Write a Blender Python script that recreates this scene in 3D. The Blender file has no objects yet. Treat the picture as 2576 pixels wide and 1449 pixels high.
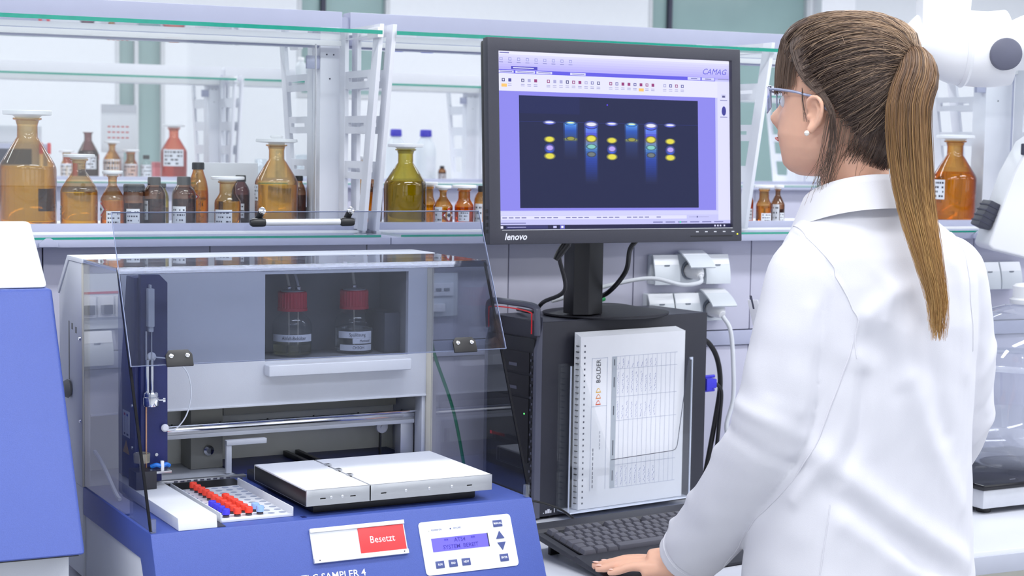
import bpy, bmesh, math, random
from mathutils import Vector, Matrix, Euler
random.seed(7)
sc = bpy.context.scene
COL = sc.collection
R = math.radians

# ------------------------------------------------------------------ camera, world, lights, exposure
YAW, PITCH, ROLL = R(24.93), R(4.77), R(0.94)
_fw = Vector((math.sin(YAW)*math.cos(PITCH), math.cos(YAW)*math.cos(PITCH), -math.sin(PITCH)))
_rt = Vector((math.cos(YAW), -math.sin(YAW), 0)); _up = _rt.cross(_fw)
_r2 = _rt*math.cos(ROLL)+_up*math.sin(ROLL); _u2 = _up*math.cos(ROLL)-_rt*math.sin(ROLL)
cam_d = bpy.data.cameras.new('camera'); cam = bpy.data.objects.new('camera', cam_d); COL.objects.link(cam)
cam.matrix_world = Matrix(((_r2.x, _u2.x, -_fw.x, 0), (_r2.y, _u2.y, -_fw.y, 0), (_r2.z, _u2.z, -_fw.z, 1.5), (0, 0, 0, 1)))
cam_d.sensor_fit = 'HORIZONTAL'; cam_d.sensor_width = 36; cam_d.lens = 4264/2576*36
cam_d.clip_start = .05; cam_d.clip_end = 60
cam_d.dof.use_dof = True; cam_d.dof.focus_distance = 2.75; cam_d.dof.aperture_fstop = 9.0
sc.camera = cam
W = bpy.data.worlds.new('room_light'); sc.world = W; W.use_nodes = True
bg = W.node_tree.nodes['Background']; bg.inputs[0].default_value = (.90, .94, 1, 1); bg.inputs[1].default_value = 1.5
sc.view_settings.view_transform = 'Standard'; sc.view_settings.look = 'None'
sc.view_settings.exposure = 0.42; sc.view_settings.gamma = 1.0; sc.view_settings.use_curve_mapping = False
sc.cycles.use_denoising = True; sc.cycles.use_adaptive_sampling = True; sc.cycles.adaptive_threshold = .02
sc.cycles.max_bounces = 9; sc.cycles.transparent_max_bounces = 28; sc.cycles.transmission_bounces = 8
sc.cycles.glossy_bounces = 5; sc.cycles.diffuse_bounces = 4
sc.cycles.caustics_reflective = False; sc.cycles.caustics_refractive = False
sc.cycles.sample_clamp_indirect = 4.0; sc.cycles.blur_glossy = .5
LAMP_W = 16.5

# ------------------------------------------------------------------ materials
def s2l(c):
    r = []
    for v in c[:3]:
        v = v/255.; r.append(v/12.92 if v <= .04045 else ((v+.055)/1.055)**2.4)
    return (r[0], r[1], r[2], 1.0)
MATS = {}
def M(name, rgb, rough=.5, metal=0., spec=.5, var=.06, nscale=30., bump=0., bscale=200., emit=0., sub=0., stretch=None):
    if name in MATS: return MATS[name]
    m = bpy.data.materials.new(name); m.use_nodes = True; nt = m.node_tree; N = nt.nodes; Lk = nt.links
    b = N['Principled BSDF']; c = s2l(rgb)
    tc = N.new('ShaderNodeTexCoord'); src = tc.outputs['Object']
    if stretch:
        mp = N.new('ShaderNodeMapping'); mp.inputs['Scale'].default_value = stretch; Lk.new(src, mp.inputs[0]); src = mp.outputs[0]
    nz = N.new('ShaderNodeTexNoise'); nz.inputs['Scale'].default_value = nscale; nz.inputs['Detail'].default_value = 3; Lk.new(src, nz.inputs['Vector'])
    mx = N.new('ShaderNodeMix'); mx.data_type = 'RGBA'
    mx.inputs['A'].default_value = tuple(v*(1-var) for v in c[:3])+(1,); mx.inputs['B'].default_value = tuple(min(1, v*(1+var)) for v in c[:3])+(1,)
    Lk.new(nz.outputs['Fac'], mx.inputs['Factor']); Lk.new(mx.outputs['Result'], b.inputs['Base Color'])
    b.inputs['Roughness'].default_value = rough; b.inputs['Metallic'].default_value = metal; b.inputs['Specular IOR Level'].default_value = spec
    if sub > 0:
        b.inputs['Subsurface Weight'].default_value = sub; b.inputs['Subsurface Radius'].default_value = (.012, .005, .003); b.inputs['Subsurface Scale'].default_value = .6
    if emit > 0:
        b.inputs['Emission Color'].default_value = c; b.inputs['Emission Strength'].default_value = emit
    if bump > 0:
        n2 = N.new('ShaderNodeTexNoise'); n2.inputs['Scale'].default_value = bscale; n2.inputs['Detail'].default_value = 2; Lk.new(src, n2.inputs['Vector'])
        bp = N.new('ShaderNodeBump'); bp.inputs['Strength'].default_value = bump; bp.inputs['Distance'].default_value = .002
        Lk.new(n2.outputs['Fac'], bp.inputs['Height']); Lk.new(bp.outputs[0], b.inputs['Normal'])
    MATS[name] = m; return m
def G(name, tint, f0=.04, haze=0., hazec=(230, 236, 245), rough=0.0, thick=False):
    """thin see-through sheet: tinted transmission under a Fresnel reflection, a little haze"""
    if name in MATS: return MATS[name]
    m = bpy.data.materials.new(name); m.use_nodes = True; nt = m.node_tree; N = nt.nodes; Lk = nt.links
    N.remove(N['Principled BSDF']); out = N['Material Output']
    geo = N.new('ShaderNodeNewGeometry'); dt = N.new('ShaderNodeVectorMath'); dt.operation = 'DOT_PRODUCT'
    Lk.new(geo.outputs['Normal'], dt.inputs[0]); Lk.new(geo.outputs['Incoming'], dt.inputs[1])
    def mth(op, a, b=None):
        n = N.new('ShaderNodeMath'); n.operation = op
        for i, v in enumerate((a, b)):
            if v is None: continue
            if isinstance(v, (int, float)): n.inputs[i].default_value = v
            else: Lk.new(v, n.inputs[i])
        return n.outputs[0]
    ca = mth('ABSOLUTE', dt.outputs['Value']); c = mth('SUBTRACT', 1.0, ca); c = mth('POWER', c, 5.0); c = mth('MULTIPLY', c, 1-f0); c = mth('ADD', c, f0)
    tr = N.new('ShaderNodeBsdfTransparent'); tr.inputs[0].default_value = (tint[0], tint[1], tint[2], 1)
    if thick:                                     # slanting light crosses more of the wall
        ex_ = mth('DIVIDE', 1.0, mth('MAXIMUM', ca, .18)); cc_ = N.new('ShaderNodeCombineColor')
        for i_ in range(3): Lk.new(mth('POWER', float(tint[i_]), ex_), cc_.inputs[i_])
        Lk.new(cc_.outputs[0], tr.inputs[0])
    gl = N.new('ShaderNodeBsdfGlossy'); gl.inputs['Roughness'].default_value = rough; gl.inputs['Color'].default_value = (1, 1, 1, 1)
    last = tr.outputs[0]
    if haze > 0:
        df = N.new('ShaderNodeBsdfDiffuse'); df.inputs[0].default_value = s2l(hazec)
        tc = N.new('ShaderNodeTexCoord'); nz = N.new('ShaderNodeTexNoise'); nz.inputs['Scale'].default_value = 6; Lk.new(tc.outputs['Object'], nz.inputs['Vector'])
        hz = mth('MULTIPLY', nz.outputs['Fac'], haze*2)
        m1 = N.new('ShaderNodeMixShader'); Lk.new(hz, m1.inputs[0]); Lk.new(tr.outputs[0], m1.inputs[1]); Lk.new(df.outputs[0], m1.inputs[2]); last = m1.outputs[0]
    m2 = N.new('ShaderNodeMixShader'); Lk.new(c, m2.inputs[0]); Lk.new(last, m2.inputs[1]); Lk.new(gl.outputs[0], m2.inputs[2])
    Lk.new(m2.outputs[0], out.inputs[0]); MATS[name] = m; return m
def LQ(name, tint, ior=1.33):
    if name in MATS: return MATS[name]
    m = bpy.data.materials.new(name); m.use_nodes = True; nt = m.node_tree; N = nt.nodes
    N.remove(N['Principled BSDF']); g = N.new('ShaderNodeBsdfGlass'); g.inputs['Color'].default_value = (tint[0], tint[1], tint[2], 1)
    g.inputs['IOR'].default_value = ior; g.inputs['Roughness'].default_value = 0
    nt.links.new(g.outputs[0], N['Material Output'].inputs[0]); MATS[name] = m; return m
def VC(name, emit=0., rough=.6):
    """colour from the mesh's own print colours"""
    if name in MATS: return MATS[name]
    m = bpy.data.materials.new(name); m.use_nodes = True; nt = m.node_tree; N = nt.nodes; b = N['Principled BSDF']
    a = N.new('ShaderNodeAttribute'); a.attribute_name = 'ink'; b.inputs['Roughness'].default_value = rough
    if emit > 0:
        b.inputs['Base Color'].default_value = (.01, .01, .012, 1); b.inputs['Specular IOR Level'].default_value = .12; nt.links.new(a.outputs['Color'], b.inputs['Emission Color']); b.inputs['Emission Strength'].default_value = emit
    else: nt.links.new(a.outputs['Color'], b.inputs['Base Color'])
    MATS[name] = m; return m

# ------------------------------------------------------------------ mesh building
class MB:
    def __init__(s): s.v = []; s.f = []; s.c = []
    def add(s, vs, fs, M4=None):
        o = len(s.v)
        for p in vs:
            p = Vector(p); s.v.append(tuple(M4 @ p) if M4 else tuple(p))
        for f in fs: s.f.append(tuple(i+o for i in f))
        return s
    def box(s, x0, x1, y0, y1, z0, z1, M4=None):
        return s.add([(x0,y0,z0),(x1,y0,z0),(x1,y1,z0),(x0,y1,z0),(x0,y0,z1),(x1,y0,z1),(x1,y1,z1),(x0,y1,z1)],
                     [(0,3,2,1),(4,5,6,7),(0,1,5,4),(1,2,6,5),(2,3,7,6),(3,0,4,7)], M4)
    def prism(s, poly, axis, a, b, M4=None):
        """extrude a 2-D polygon: axis 'x' poly=(y,z), 'y' poly=(x,z), 'z' poly=(x,y)"""
        n = len(poly)
        def P(p, t): return {'x': (t, p[0], p[1]), 'y': (p[0], t, p[1]), 'z': (p[0], p[1], t)}[axis]
        vs = [P(p, a) for p in poly]+[P(p, b) for p in poly]
        area = sum(poly[i][0]*poly[(i+1) % n][1]-poly[(i+1) % n][0]*poly[i][1] for i in range(n))
        fl = (area > 0) != (axis == 'y')
        fs = [tuple(range(n))[::-1], tuple(range(n, 2*n))]+[(i, (i+1) % n, (i+1) % n+n, i+n) for i in range(n)]
        if (a > b): fl = not fl
        if not fl: fs = [f[::-1] for f in fs]
        return s.add(vs, fs, M4)
    def lathe(s, prof, seg=32, c=(0, 0, 0), M4=None, caps=True):
        vs = []; fs = []
        for r, z in prof:
            for k in range(seg):
                a = 2*math.pi*k/seg; vs.append((c[0]+r*math.cos(a), c[1]+r*math.sin(a), c[2]+z))
        for i in range(len(prof)-1):
            for k in range(seg):
                k2 = (k+1) % seg; fs.append((i*seg+k, i*seg+k2, (i+1)*seg+k2, (i+1)*seg+k))
        if caps:
            fs.append(tuple(range(seg))[::-1]); fs.append(tuple((len(prof)-1)*seg+k for k in range(seg)))
        return s.add(vs, fs, M4)
    def tube(s, pts, r, seg=8, M4=None):
        pts = [Vector(p) for p in pts]; n = len(pts); vs = []; fs = []
        rr = r if isinstance(r, (list, tuple)) else [r]*n
        t0 = (pts[1]-pts[0]).normalized(); up = Vector((0, 0, 1)) if abs(t0.z) < .9 else Vector((1, 0, 0))
        nrm = (up-t0*up.dot(t0)).normalized()
        for i, p in enumerate(pts):
            t = (pts[min(i+1, n-1)]-pts[max(i-1, 0)]).normalized()
            nrm = (nrm-t*nrm.dot(t)).normalized(); bn = t.cross(nrm)
            for k in range(seg):
                a = 2*math.pi*k/seg; vs.append(p+(nrm*math.cos(a)+bn*math.sin(a))*rr[i])
        for i in range(n-1):
            for k in range(seg):
                k2 = (k+1) % seg; fs.append((i*seg+k, i*seg+k2, (i+1)*seg+k2, (i+1)*seg+k))
        fs.append(tuple(range(seg))[::-1]); fs.append(tuple((n-1)*seg+k for k in range(seg)))
        return s.add(vs, fs, M4)
    def frame(s, outer, holes, axis, a, b):
        """flat plate with holes: outer (x0,x1,y0,y1) cut by a grid of rectangular holes, extruded a..b"""
        xs = sorted({outer[0], outer[1]} | {h[0] for h in holes} | {h[1] for h in holes}); ys = sorted({outer[2], outer[3]} | {h[2] for h in holes} | {h[3] for h in holes})
        vid = {}; vs = []; fs = []
        def P(x, y, t): return {'x': (t, x, y), 'y': (x, t, y), 'z': (x, y, t)}[axis]
        def V(i, j, t):
            k = (i, j, t)
            if k not in vid: vid[k] = len(vs); vs.append(P(xs[i], ys[j], a if t == 0 else b))
            return vid[k]
        def solid(i, j):
            if i < 0 or j < 0 or i >= len(xs)-1 or j >= len(ys)-1: return False
            cx, cy = (xs[i]+xs[i+1])/2, (ys[j]+ys[j+1])/2
            return not any(h[0] < cx < h[1] and h[2] < cy < h[3] for h in holes)
        for i in range(len(xs)-1):
            for j in range(len(ys)-1):
                if not solid(i, j): continue
                q0 = [V(i, j, 0), V(i+1, j, 0), V(i+1, j+1, 0), V(i, j+1, 0)]; q1 = [V(i, j, 1), V(i+1, j, 1), V(i+1, j+1, 1), V(i, j+1, 1)]
                fs.append(tuple(q0[::-1])); fs.append(tuple(q1))
                for (di, dj, e0, e1) in ((0, -1, 0, 1), (1, 0, 1, 2), (0, 1, 2, 3), (-1, 0, 3, 0)):
                    if not solid(i+di, j+dj): fs.append((q0[e0], q0[e1], q1[e1], q1[e0]))
        return s.add(vs, fs)
    def build(s, name, mat, parent=None, bevel=0., seg=2, smooth=None, angle=35, fix=True):
        me = bpy.data.meshes.new(name); me.from_pydata(s.v, [], s.f); me.update()
        if bevel > 0 or fix:
            bm = bmesh.new(); bm.from_mesh(me)
            if bevel > 0:
                bmesh.ops.remove_doubles(bm, verts=bm.verts, dist=1e-6)
                es = [e for e in bm.edges if len(e.link_faces) == 2 and e.calc_face_angle(0) > R(30)]
                bmesh.ops.bevel(bm, geom=es, offset=bevel, segments=seg, profile=.6, affect='EDGES', clamp_overlap=True)
            if fix: bmesh.ops.recalc_face_normals(bm, faces=bm.faces)
            bm.to_mesh(me); bm.free()
        if smooth or (smooth is None and bevel > 0):
            me.shade_smooth(); me.set_sharp_from_angle(angle=R(angle))
        if mat: me.materials.append(mat)
        return obj(name, me, parent)
def obj(name, me, parent=None):
    o = bpy.data.objects.new(name, me); COL.objects.link(o)
    if parent: o.parent = parent
    return o
def tag(o, label, cat, group=None):
    o['label'] = label; o['category'] = cat
    if group: o['group'] = group
    return o
def thing(name, label, cat, loc=(0, 0, 0), rz=0., group=None):
    o = bpy.data.objects.new(name, None); COL.objects.link(o); o.location = loc; o.rotation_euler = (0, 0, rz); o.empty_display_size = .05
    return tag(o, label, cat, group)
def structure(o): o['kind'] = 'structure'; return o
def bx(name, b, mat, parent=None, bevel=.002, seg=2):
    return MB().box(*b).build(name, mat, parent, bevel=bevel, seg=seg)
def copy_tree(o, parent=None):
    c = o.copy(); COL.objects.link(c)
    if parent: c.parent = parent
    for ch in list(o.children): copy_tree(ch, c)
    return c
def text_mesh(body, size, align='CENTER', bold=0., shear=0., width=1.0):
    cu = bpy.data.curves.new('t', 'FONT'); cu.body = body; cu.size = size; cu.align_x = align; cu.align_y = 'CENTER'; cu.resolution_u = 2
    cu.offset = bold; cu.shear = shear; cu.fill_mode = 'FRONT'; cu.space_character = 1.0
    o = bpy.data.objects.new('t', cu); COL.objects.link(o); dg = bpy.context.evaluated_depsgraph_get()
    me = bpy.data.meshes.new_from_object(o.evaluated_get(dg)); bpy.data.objects.remove(o); bpy.data.curves.remove(cu)
    if width != 1.0:
        for v in me.vertices: v.co.x *= width
    me.materials.clear(); return me
def text(name, body, size, mat, parent, M4, align='CENTER', bold=0., shear=0., width=1.0, wrap=None):
    me = text_mesh(body, size, align, bold, shear, width)
    if wrap:
        for v in me.vertices:
            a = v.co.x/wrap; v.co = Vector((math.sin(a)*wrap, v.co.y, (math.cos(a)-1)*wrap))
    me.transform(M4); me.materials.append(mat); return obj(name, me, parent)
def mat4(origin, xa, ya):
    x = Vector(xa).normalized(); y = Vector(ya).normalized(); z = x.cross(y)
    return Matrix(((x.x, y.x, z.x, origin[0]), (x.y, y.y, z.y, origin[1]), (x.z, y.z, z.z, origin[2]), (0, 0, 0, 1)))
class Ink:
    """flat print: coloured rectangles / polygons on one surface (local x,y), stacked by tiny steps"""
    def __init__(s): s.v = []; s.f = []; s.c = []
    def poly(s, pts, rgb, lay=1, srgb=True):
        o = len(s.v); s.v += [(p[0], p[1], lay*.00012) for p in pts]; s.f.append(tuple(range(o, o+len(pts)))); s.c.append(s2l(rgb)); return s
    def rect(s, x0, x1, y0, y1, rgb, lay=1): return s.poly([(x0, y0), (x1, y0), (x1, y1), (x0, y1)], rgb, lay)
    def grad(s, x0, x1, y0, y1, c0, c1, lay=1, n=6, vert=True):
        for i in range(n):
            t0, t1 = i/n, (i+1)/n; c = [c0[k]+(c1[k]-c0[k])*(i+.5)/n for k in range(3)]
            if vert: s.rect(x0, x1, y0+(y1-y0)*t0, y0+(y1-y0)*t1, c, lay)
            else: s.rect(x0+(x1-x0)*t0, x0+(x1-x0)*t1, y0, y1, c, lay)
        return s
    def ell(s, cx, cy, rx, ry, rgb, lay=2, n=14): return s.poly([(cx+rx*math.cos(2*math.pi*k/n), cy+ry*math.sin(2*math.pi*k/n)) for k in range(n)], rgb, lay)
    def build(s, name, mat, parent, M4):
        me = bpy.data.meshes.new(name); me.from_pydata(s.v, [], s.f); a = me.color_attributes.new('ink', 'FLOAT_COLOR', 'CORNER'); k = 0
        for fi, f in enumerate(s.f):
            for _ in f: a.data[k].color = s.c[fi]; k += 1
        me.transform(M4); me.materials.append(mat); return obj(name, me, parent)
def spline(pts, n=8):
    """Catmull-Rom through points"""
    P = [Vector(p) for p in pts]; P = [P[0]*2-P[1]]+P+[P[-1]*2-P[-2]]; out = []
    for i in range(1, len(P)-2):
        for k in range(n):
            t = k/n; a, b, c, d = P[i-1], P[i], P[i+1], P[i+2]
            out.append(.5*((2*b)+(c-a)*t+(2*a-5*b+4*c-d)*t*t+(3*b-a-3*c+d)*t**3))
    out.append(P[-2]); return out

# ------------------------------------------------------------------ palette
m_wall = M('wall_paint', (226, 230, 236), .7, var=.02, bump=.05)
m_ceil = M('ceiling_paint', (235, 236, 238), .8, var=.02, bump=.05)
m_floor = M('floor_vinyl', (176, 178, 184), .4, var=.05, nscale=6)
m_rackw = M('rack_white_powder_coat', (232, 234, 242), .35, var=.02, bump=.05, bscale=600)
m_rackg = M('rack_grey_lavender_metal', (178, 182, 206), .4, var=.03, bump=.04, bscale=500)
m_panel = M('service_panel_grey', (196, 196, 214), .45, var=.03, bump=.04, bscale=500)
m_seam = M('seam_dark', (60, 62, 80), .7)
m_gpane = G('clear_glass_pane', (.975, .982, .98), .028, haze=.003)
m_gshelf = G('shelf_glass', (.95, .975, .97), .05, haze=.06, hazec=(215, 232, 230))
m_gedge = M('glass_green_edge', (20, 150, 130), .15, var=.15, nscale=60)
m_white = M('white_plastic', (244, 245, 248), .35, var=.02)
m_whitec = M('white_coated_metal', (226, 229, 236), .4, var=.03, bump=.06, bscale=800)
m_black = M('black_plastic', (22, 22, 26), .4, var=.15)
m_blackm = M('black_matt_plastic', (40, 40, 48), .55, var=.1, bump=.1, bscale=900)
m_blue = M('blue_textured_paint', (70, 90, 168), .45, var=.10, nscale=500, bump=.25, bscale=900)
m_navy = M('navy_paint', (34, 44, 104), .4, var=.1, nscale=300, bump=.1, bscale=800)
m_cab = M('light_grey_paint', (216, 219, 226), .45, var=.03, bump=.08, bscale=900)
m_cream = M('cream_edge', (214, 210, 196), .5, var=.03)
m_steel = M('brushed_steel', (200, 202, 206), .28, metal=.9, var=.08, nscale=40, stretch=(2, 60, 60))
m_alu = M('anodised_aluminium', (206, 208, 214), .4, metal=.55, var=.06, nscale=60)
m_chrome = M('chrome', (235, 236, 240), .08, metal=1.0, var=.02)
m_capblk = M('black_screw_cap', (30, 32, 38), .5, var=.15)
m_paper = M('paper_white', (238, 240, 246), .8, var=.02)
m_label = M('label_paper', (226, 230, 238), .7, var=.04)
m_print = M('print_dark', (40, 42, 60), .7)
m_ptxt = M('print_white', (240, 242, 250), .6, var=.01)
m_ink = VC('flat_print'); m_scr = VC('screen_light', emit=.80)

# ------------------------------------------------------------------ room shell
structure(MB().box(-4, 12, -3.5, 9.1, -.05, 0).build('floor', m_floor))
structure(MB().box(-4, 12, -3.5, 9.1, 3.0, 3.05).build('ceiling', m_ceil))
wb = structure(MB().frame((-4, 12, 0, 3.0), [(1.87, 2.13, .95, 2.12), (2.86, 3.40, 1.75, 2.75), (5.06, 6.22, 1.15, 2.75)], 'y', 9.0, 9.1).build('wall_back', m_wall))
structure(MB().box(-4.1, -4, -3.5, 9.1, 0, 3.0).build('wall_left', m_wall))
wf = [(-3.6+i*2.3, -3.6+i*2.3+1.55, .55, 2.75) for i in range(7)]
structure(MB().frame((-4, 12, 0, 3.0), wf, 'y', -3.6, -3.5).build('wall_front_added', m_wall))  # unseen wall, added with openings and piers to streak the reflections
structure(MB().box(12, 12.1, -3.5, 9.1, 0, 3.0).build('wall_right', m_wall))
m_tint = M('window_green_pane', (140, 166, 166), .12, var=.25, nscale=1.6)
m_wfr = M('window_frame_grey', (196, 200, 206), .5)
for n, (x0, x1, z0, z1) in enumerate(((1.87, 2.13, .95, 2.12), (2.86, 3.40, 1.75, 2.75), (5.06, 6.22, 1.15, 2.75))):
    w = structure(MB().box(x0, x1, 9.03, 9.05, z0, z1).build('window_%d' % (n+1), m_tint))
    MB().frame((x0, x1, z0, z1), [(x0+.025, x1-.025, z0+.025, z1-.025)] if n else [(x0+.02, x0+.10, z0+.02, z1-.02), (x0+.12, x1-.02, z0+.02, z1-.02)], 'y', 8.995, 9.03).build('window_frame', m_wfr, w)
    if n: MB().box(x0+.14, x0+.165, 9.0, 9.03, z0, z1).build('mullion', m_seam, w)
structure(MB().box(6.24, 6.50, 8.9, 9.0, 0, 3.0).build('trim_1', m_whitec, bevel=.01))

# ceiling luminaires
m_diff = M('luminaire_diffuser', (255, 255, 255), .5, emit=3.0); m_house = M('luminaire_housing', (225, 227, 230), .4)
li = 0
for yy, where in ((.4, 'behind the standing person'), (1.9, 'over the front bench'), (4.7, 'over the aisle between the racks'), (7.6, 'near the back wall')):
    for xx, nth in ((-.9, 'first'), (1.3, 'second'), (3.5, 'third'), (5.7, 'fourth'), (7.9, 'fifth')):
        t = thing('ceiling_light', 'long white ceiling luminaire %s, %s of its row' % (where, nth), 'ceiling light', (xx, yy, 2.93), 0, 'ceiling luminaires')
        MB().frame((-.75, .75, -.16, .16), [(-.73, .73, -.14, .14)], 'z', .0, .07).build('housing', m_house, t)
        MB().box(-.73, .73, -.14, .14, .02, .03).build('diffuser', m_diff, t)
        ld = bpy.data.lights.new('luminaire_tube', 'AREA'); ld.shape = 'RECTANGLE'; ld.size = 1.44; ld.size_y = .26; ld.energy = LAMP_W*(1.12 if yy > 4 else 1.0); ld.color = (.96, .975, 1.0)
        lo = bpy.data.objects.new('luminaire_tube', ld); COL.objects.link(lo); lo.parent = t; lo.location = (0, 0, .015)

# ------------------------------------------------------------------ benches
m_btop = M('bench_top_white', (214, 217, 228), .3, var=.03, nscale=8); m_bedge = M('bench_edge_grey', (182, 186, 200), .4, var=.03); m_bcab = M('bench_cabinet_beige', (214, 212, 200), .5, var=.03)
def bench(label, y0, y1, x0, x1, n):
    t = thing('lab_bench', label, 'bench', ((x0+x1)/2, (y0+y1)/2, 0)); cx, cy = (x0+x1)/2, (y0+y1)/2
    MB().box(x0-cx, x1-cx, y0-cy, y1-cy, .745, .78).build('worktop', m_btop, t, bevel=.006)
    MB().box(x0-cx, x1-cx, y0-cy-.004, y0-cy+.002, .738, .772).build('worktop_edge', m_bedge, t, bevel=.002)
    wd = (x1-x0)/n
    for i in range(n):
        a = x0-cx+i*wd; c = MB().box(a+.004, a+wd-.004, y0-cy+.05, y1-cy-.05, .1, .743).build('cabinet', m_bcab, t, bevel=.003)
        MB().box(a+wd*.35, a+wd*.65, y0-cy+.03, y0-cy+.042, .66, .672).build('handle', m_alu, c, bevel=.003)
    MB().box(x0-cx+.02, x1-cx-.02, y0-cy+.1, y1-cy-.1, 0, .1).build('plinth', m_seam, t)
bench('white topped lab bench in front carrying the instruments and keyboard', 2.385, 3.2, -1.0, 3.7, 8)
bench('white topped lab bench far behind under the second glass rack', 5.75, 6.455, .0, 5.2, 8)

# ------------------------------------------------------------------ reagent racks
def rack(dy, label, bx0, bx1, posts, seams, full=True, dz=0., beam=None):
    t = thing('reagent_rack', label, 'shelf rack', (0, 3.42+dy, 0))
    Z = lambda z: z+dz
    # service wall boards below the ledge
    xs = [bx0]+[s for s in seams if bx0 < s < bx1]+[bx1]
    for a, b in zip(xs[:-1], xs[1:]):
        MB().box(a+.0012, b-.0012, -.22, -.20, Z(1.102), Z(1.300)).build('wall_board', m_panel, t, bevel=.0015)
        MB().box(a+.0012, b-.0012, -.218, -.20, .782, Z(1.066)).build('lower_board', m_panel, t, bevel=.0015)
    MB().box(bx0, bx1, -.226, -.20, Z(1.068), Z(1.100)).build('cable_rail', m_rackg, t, bevel=.002)
    MB().box(bx0, bx1, -.199, .18, .3, Z(1.298)).build('core', m_seam, t)
    # ledge in lengths, glass strip on it, strips and floor
    ends = [bx0]+[p[0]+.016 for p in posts if p[2] and bx0 < p[0] < bx1]+[bx1]
    for a, b in zip(ends[:-1], ends[1:]):
        a += .0012; b -= .0012
        MB().box(a, b, -.28, -.15, Z(1.303), Z(1.317)).build('ledge', m_rackg, t, bevel=.0015)
        g = MB().box(a+.02, b-.02, -.2795, -.165, Z(1.3172), Z(1.3222)).build('ledge_glass', m_gshelf, t)
        MB().box(a+.02, b-.02, -.2803, -.2793, Z(1.3176), Z(1.3218)).build('green_edge', m_gedge, g)
        MB().box(a+.01, b-.01, -.165, -.135, Z(1.317), Z(1.3245)).build('white_strip', m_white, t, bevel=.001)
        MB().box(a, b, -.134, -.112, Z(1.3175), Z(1.339)).build('pane_rail', m_rackg, t, bevel=.0015)
    MB().box(bx0, bx1, -.111, .22, Z(1.3185), Z(1.3285)).build('shelf_floor', m_rackw, t, bevel=.001)
    MB().box(bx0, bx1, .12, .28, Z(1.303), Z(1.318)).build('ledge', m_rackg, t, bevel=.0015)
    # posts, brackets
    for (px, w, double) in posts:
        p = MB().box(px-w, px, -.02, .03, Z(1.319), Z(1.742)).build('post', m_rackw, t, bevel=.004)
        MB().box(px+.001, px+.012, -.012, .025, Z(1.319), Z(1.742)).build('post_channel', m_rackg, p, bevel=.001)
        for (hx, hz) in ((.38, 1.685), (.7, 1.685), (.55, 1.635)):
            MB().lathe([(.0016, 0), (.0016, .001)], 8, M4=mat4((px-w*hx, -.0205, Z(hz)), (1, 0, 0), (0, 0, 1))).build('screw_hole', m_seam, p)
        sides = [(px-.007, -1), (px-.03, 1)]
        if double: sides = [(px-.007, -1), (px+.020, -1), (px-.04, 1), (px+.03, 1)]
        for bxp, sgn in sides:
            b = MB(); T = .009
            yb0, yb1 = .040, .074
            ft = lambda z: (.28-(Z(1.735)-z)/.405*.088)         # front edge distance at height z
            # back rail and slanted front rail
            b.prism([(sgn*yb0, Z(1.325)), (sgn*yb1, Z(1.325)), (sgn*yb1, Z(1.735)), (sgn*yb0, Z(1.735))], 'x', bxp-T/2, bxp+T/2)
            b.prism([(sgn*(ft(Z(1.325))-.034), Z(1.325)), (sgn*ft(Z(1.325)), Z(1.325)), (sgn*ft(Z(1.735)), Z(1.735)), (sgn*(ft(Z(1.735))-.034), Z(1.735))], 'x', bxp-T/2, bxp+T/2)
            br = b.build('bracket', m_rackw, t, bevel=.0012)
            for zr in (1.345, 1.447, 1.539, 1.630, 1.724):
                f1 = ft(Z(zr))-.02; hgt = .036 if zr < 1.7 else .022
                ya, yb = (yb1-.01), f1
                r_ = MB()
                lo, hi = sorted((sgn*ya, sgn*yb))
                if full and .1 < abs(hi-lo):
                    r_.frame((lo, hi, Z(zr)-hgt/2, Z(zr)+hgt/2), [(lo+.03, hi-.03, Z(zr)-.004, Z(zr)+.004)], 'x', bxp-T/2+.001, bxp+T/2-.001)
                else: r_.box(bxp-T/2+.001, bxp+T/2-.001, lo, hi, Z(zr)-hgt/2, Z(zr)+hgt/2)
                r_.build('rung', m_rackw, br)
        MB().box(px-w-.028, px-w, -.018, -.008, Z(1.655), Z(1.682)).build('hook', m_rackg, p, bevel=.001)
    # top beam in lengths with a short joining piece at double posts
    for a, b in zip(ends[:-1], ends[1:]):
        MB().box(a+.003, b-.014, -.018, .03, Z(1.705), Z(1.775)).build('top_beam', beam or m_rackg, t, bevel=.002)
    MB().box(bx0, bx1, -.010, .02, Z(1.70), Z(1.765)).build('joining_beam', beam or m_rackg, t)
    # upper glass shelves front and back
    for a, b in zip(ends[:-1], ends[1:]):
        for sgn in (-1, 1):
            y0, y1 = sorted((sgn*.035, sgn*.285))
            g = MB().box(a+.006, b-.024, y0, y1, Z(1.714), Z(1.722)).build('glass_shelf', m_gshelf, t)
            ye = sgn*.2853
            MB().box(a+.006, b-.024, min(ye, ye-sgn*.001), max(ye, ye-sgn*.001), Z(1.7143), Z(1.7217)).build('green_edge', m_gedge, g)
            MB().box(b-.034, b-.0215, min(sgn*.285, sgn*.225), max(sgn*.285, sgn*.225), Z(1.708), Z(1.728)).build('clamp', m_white, g, bevel=.002)
            MB().box(a+.006, b-.024, min(sgn*.05, sgn*.036), max(sgn*.05, sgn*.036), Z(1.702), Z(1.713)).build('shelf_strip', m_white, t, bevel=.001)
    return t
SE = (.53, .845, 1.165, 1.479, 1.776, 2.075, 2.39, 2.70, 3.0)
rk = rack(0, 'long reagent rack with glass shelves, grey ledge and ladder brackets behind the instruments', -.6, 3.7,
          [(.0, .047, False), (1.178, .047, True), (2.085, .047, False), (2.975, .085, True)], SE)
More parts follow.
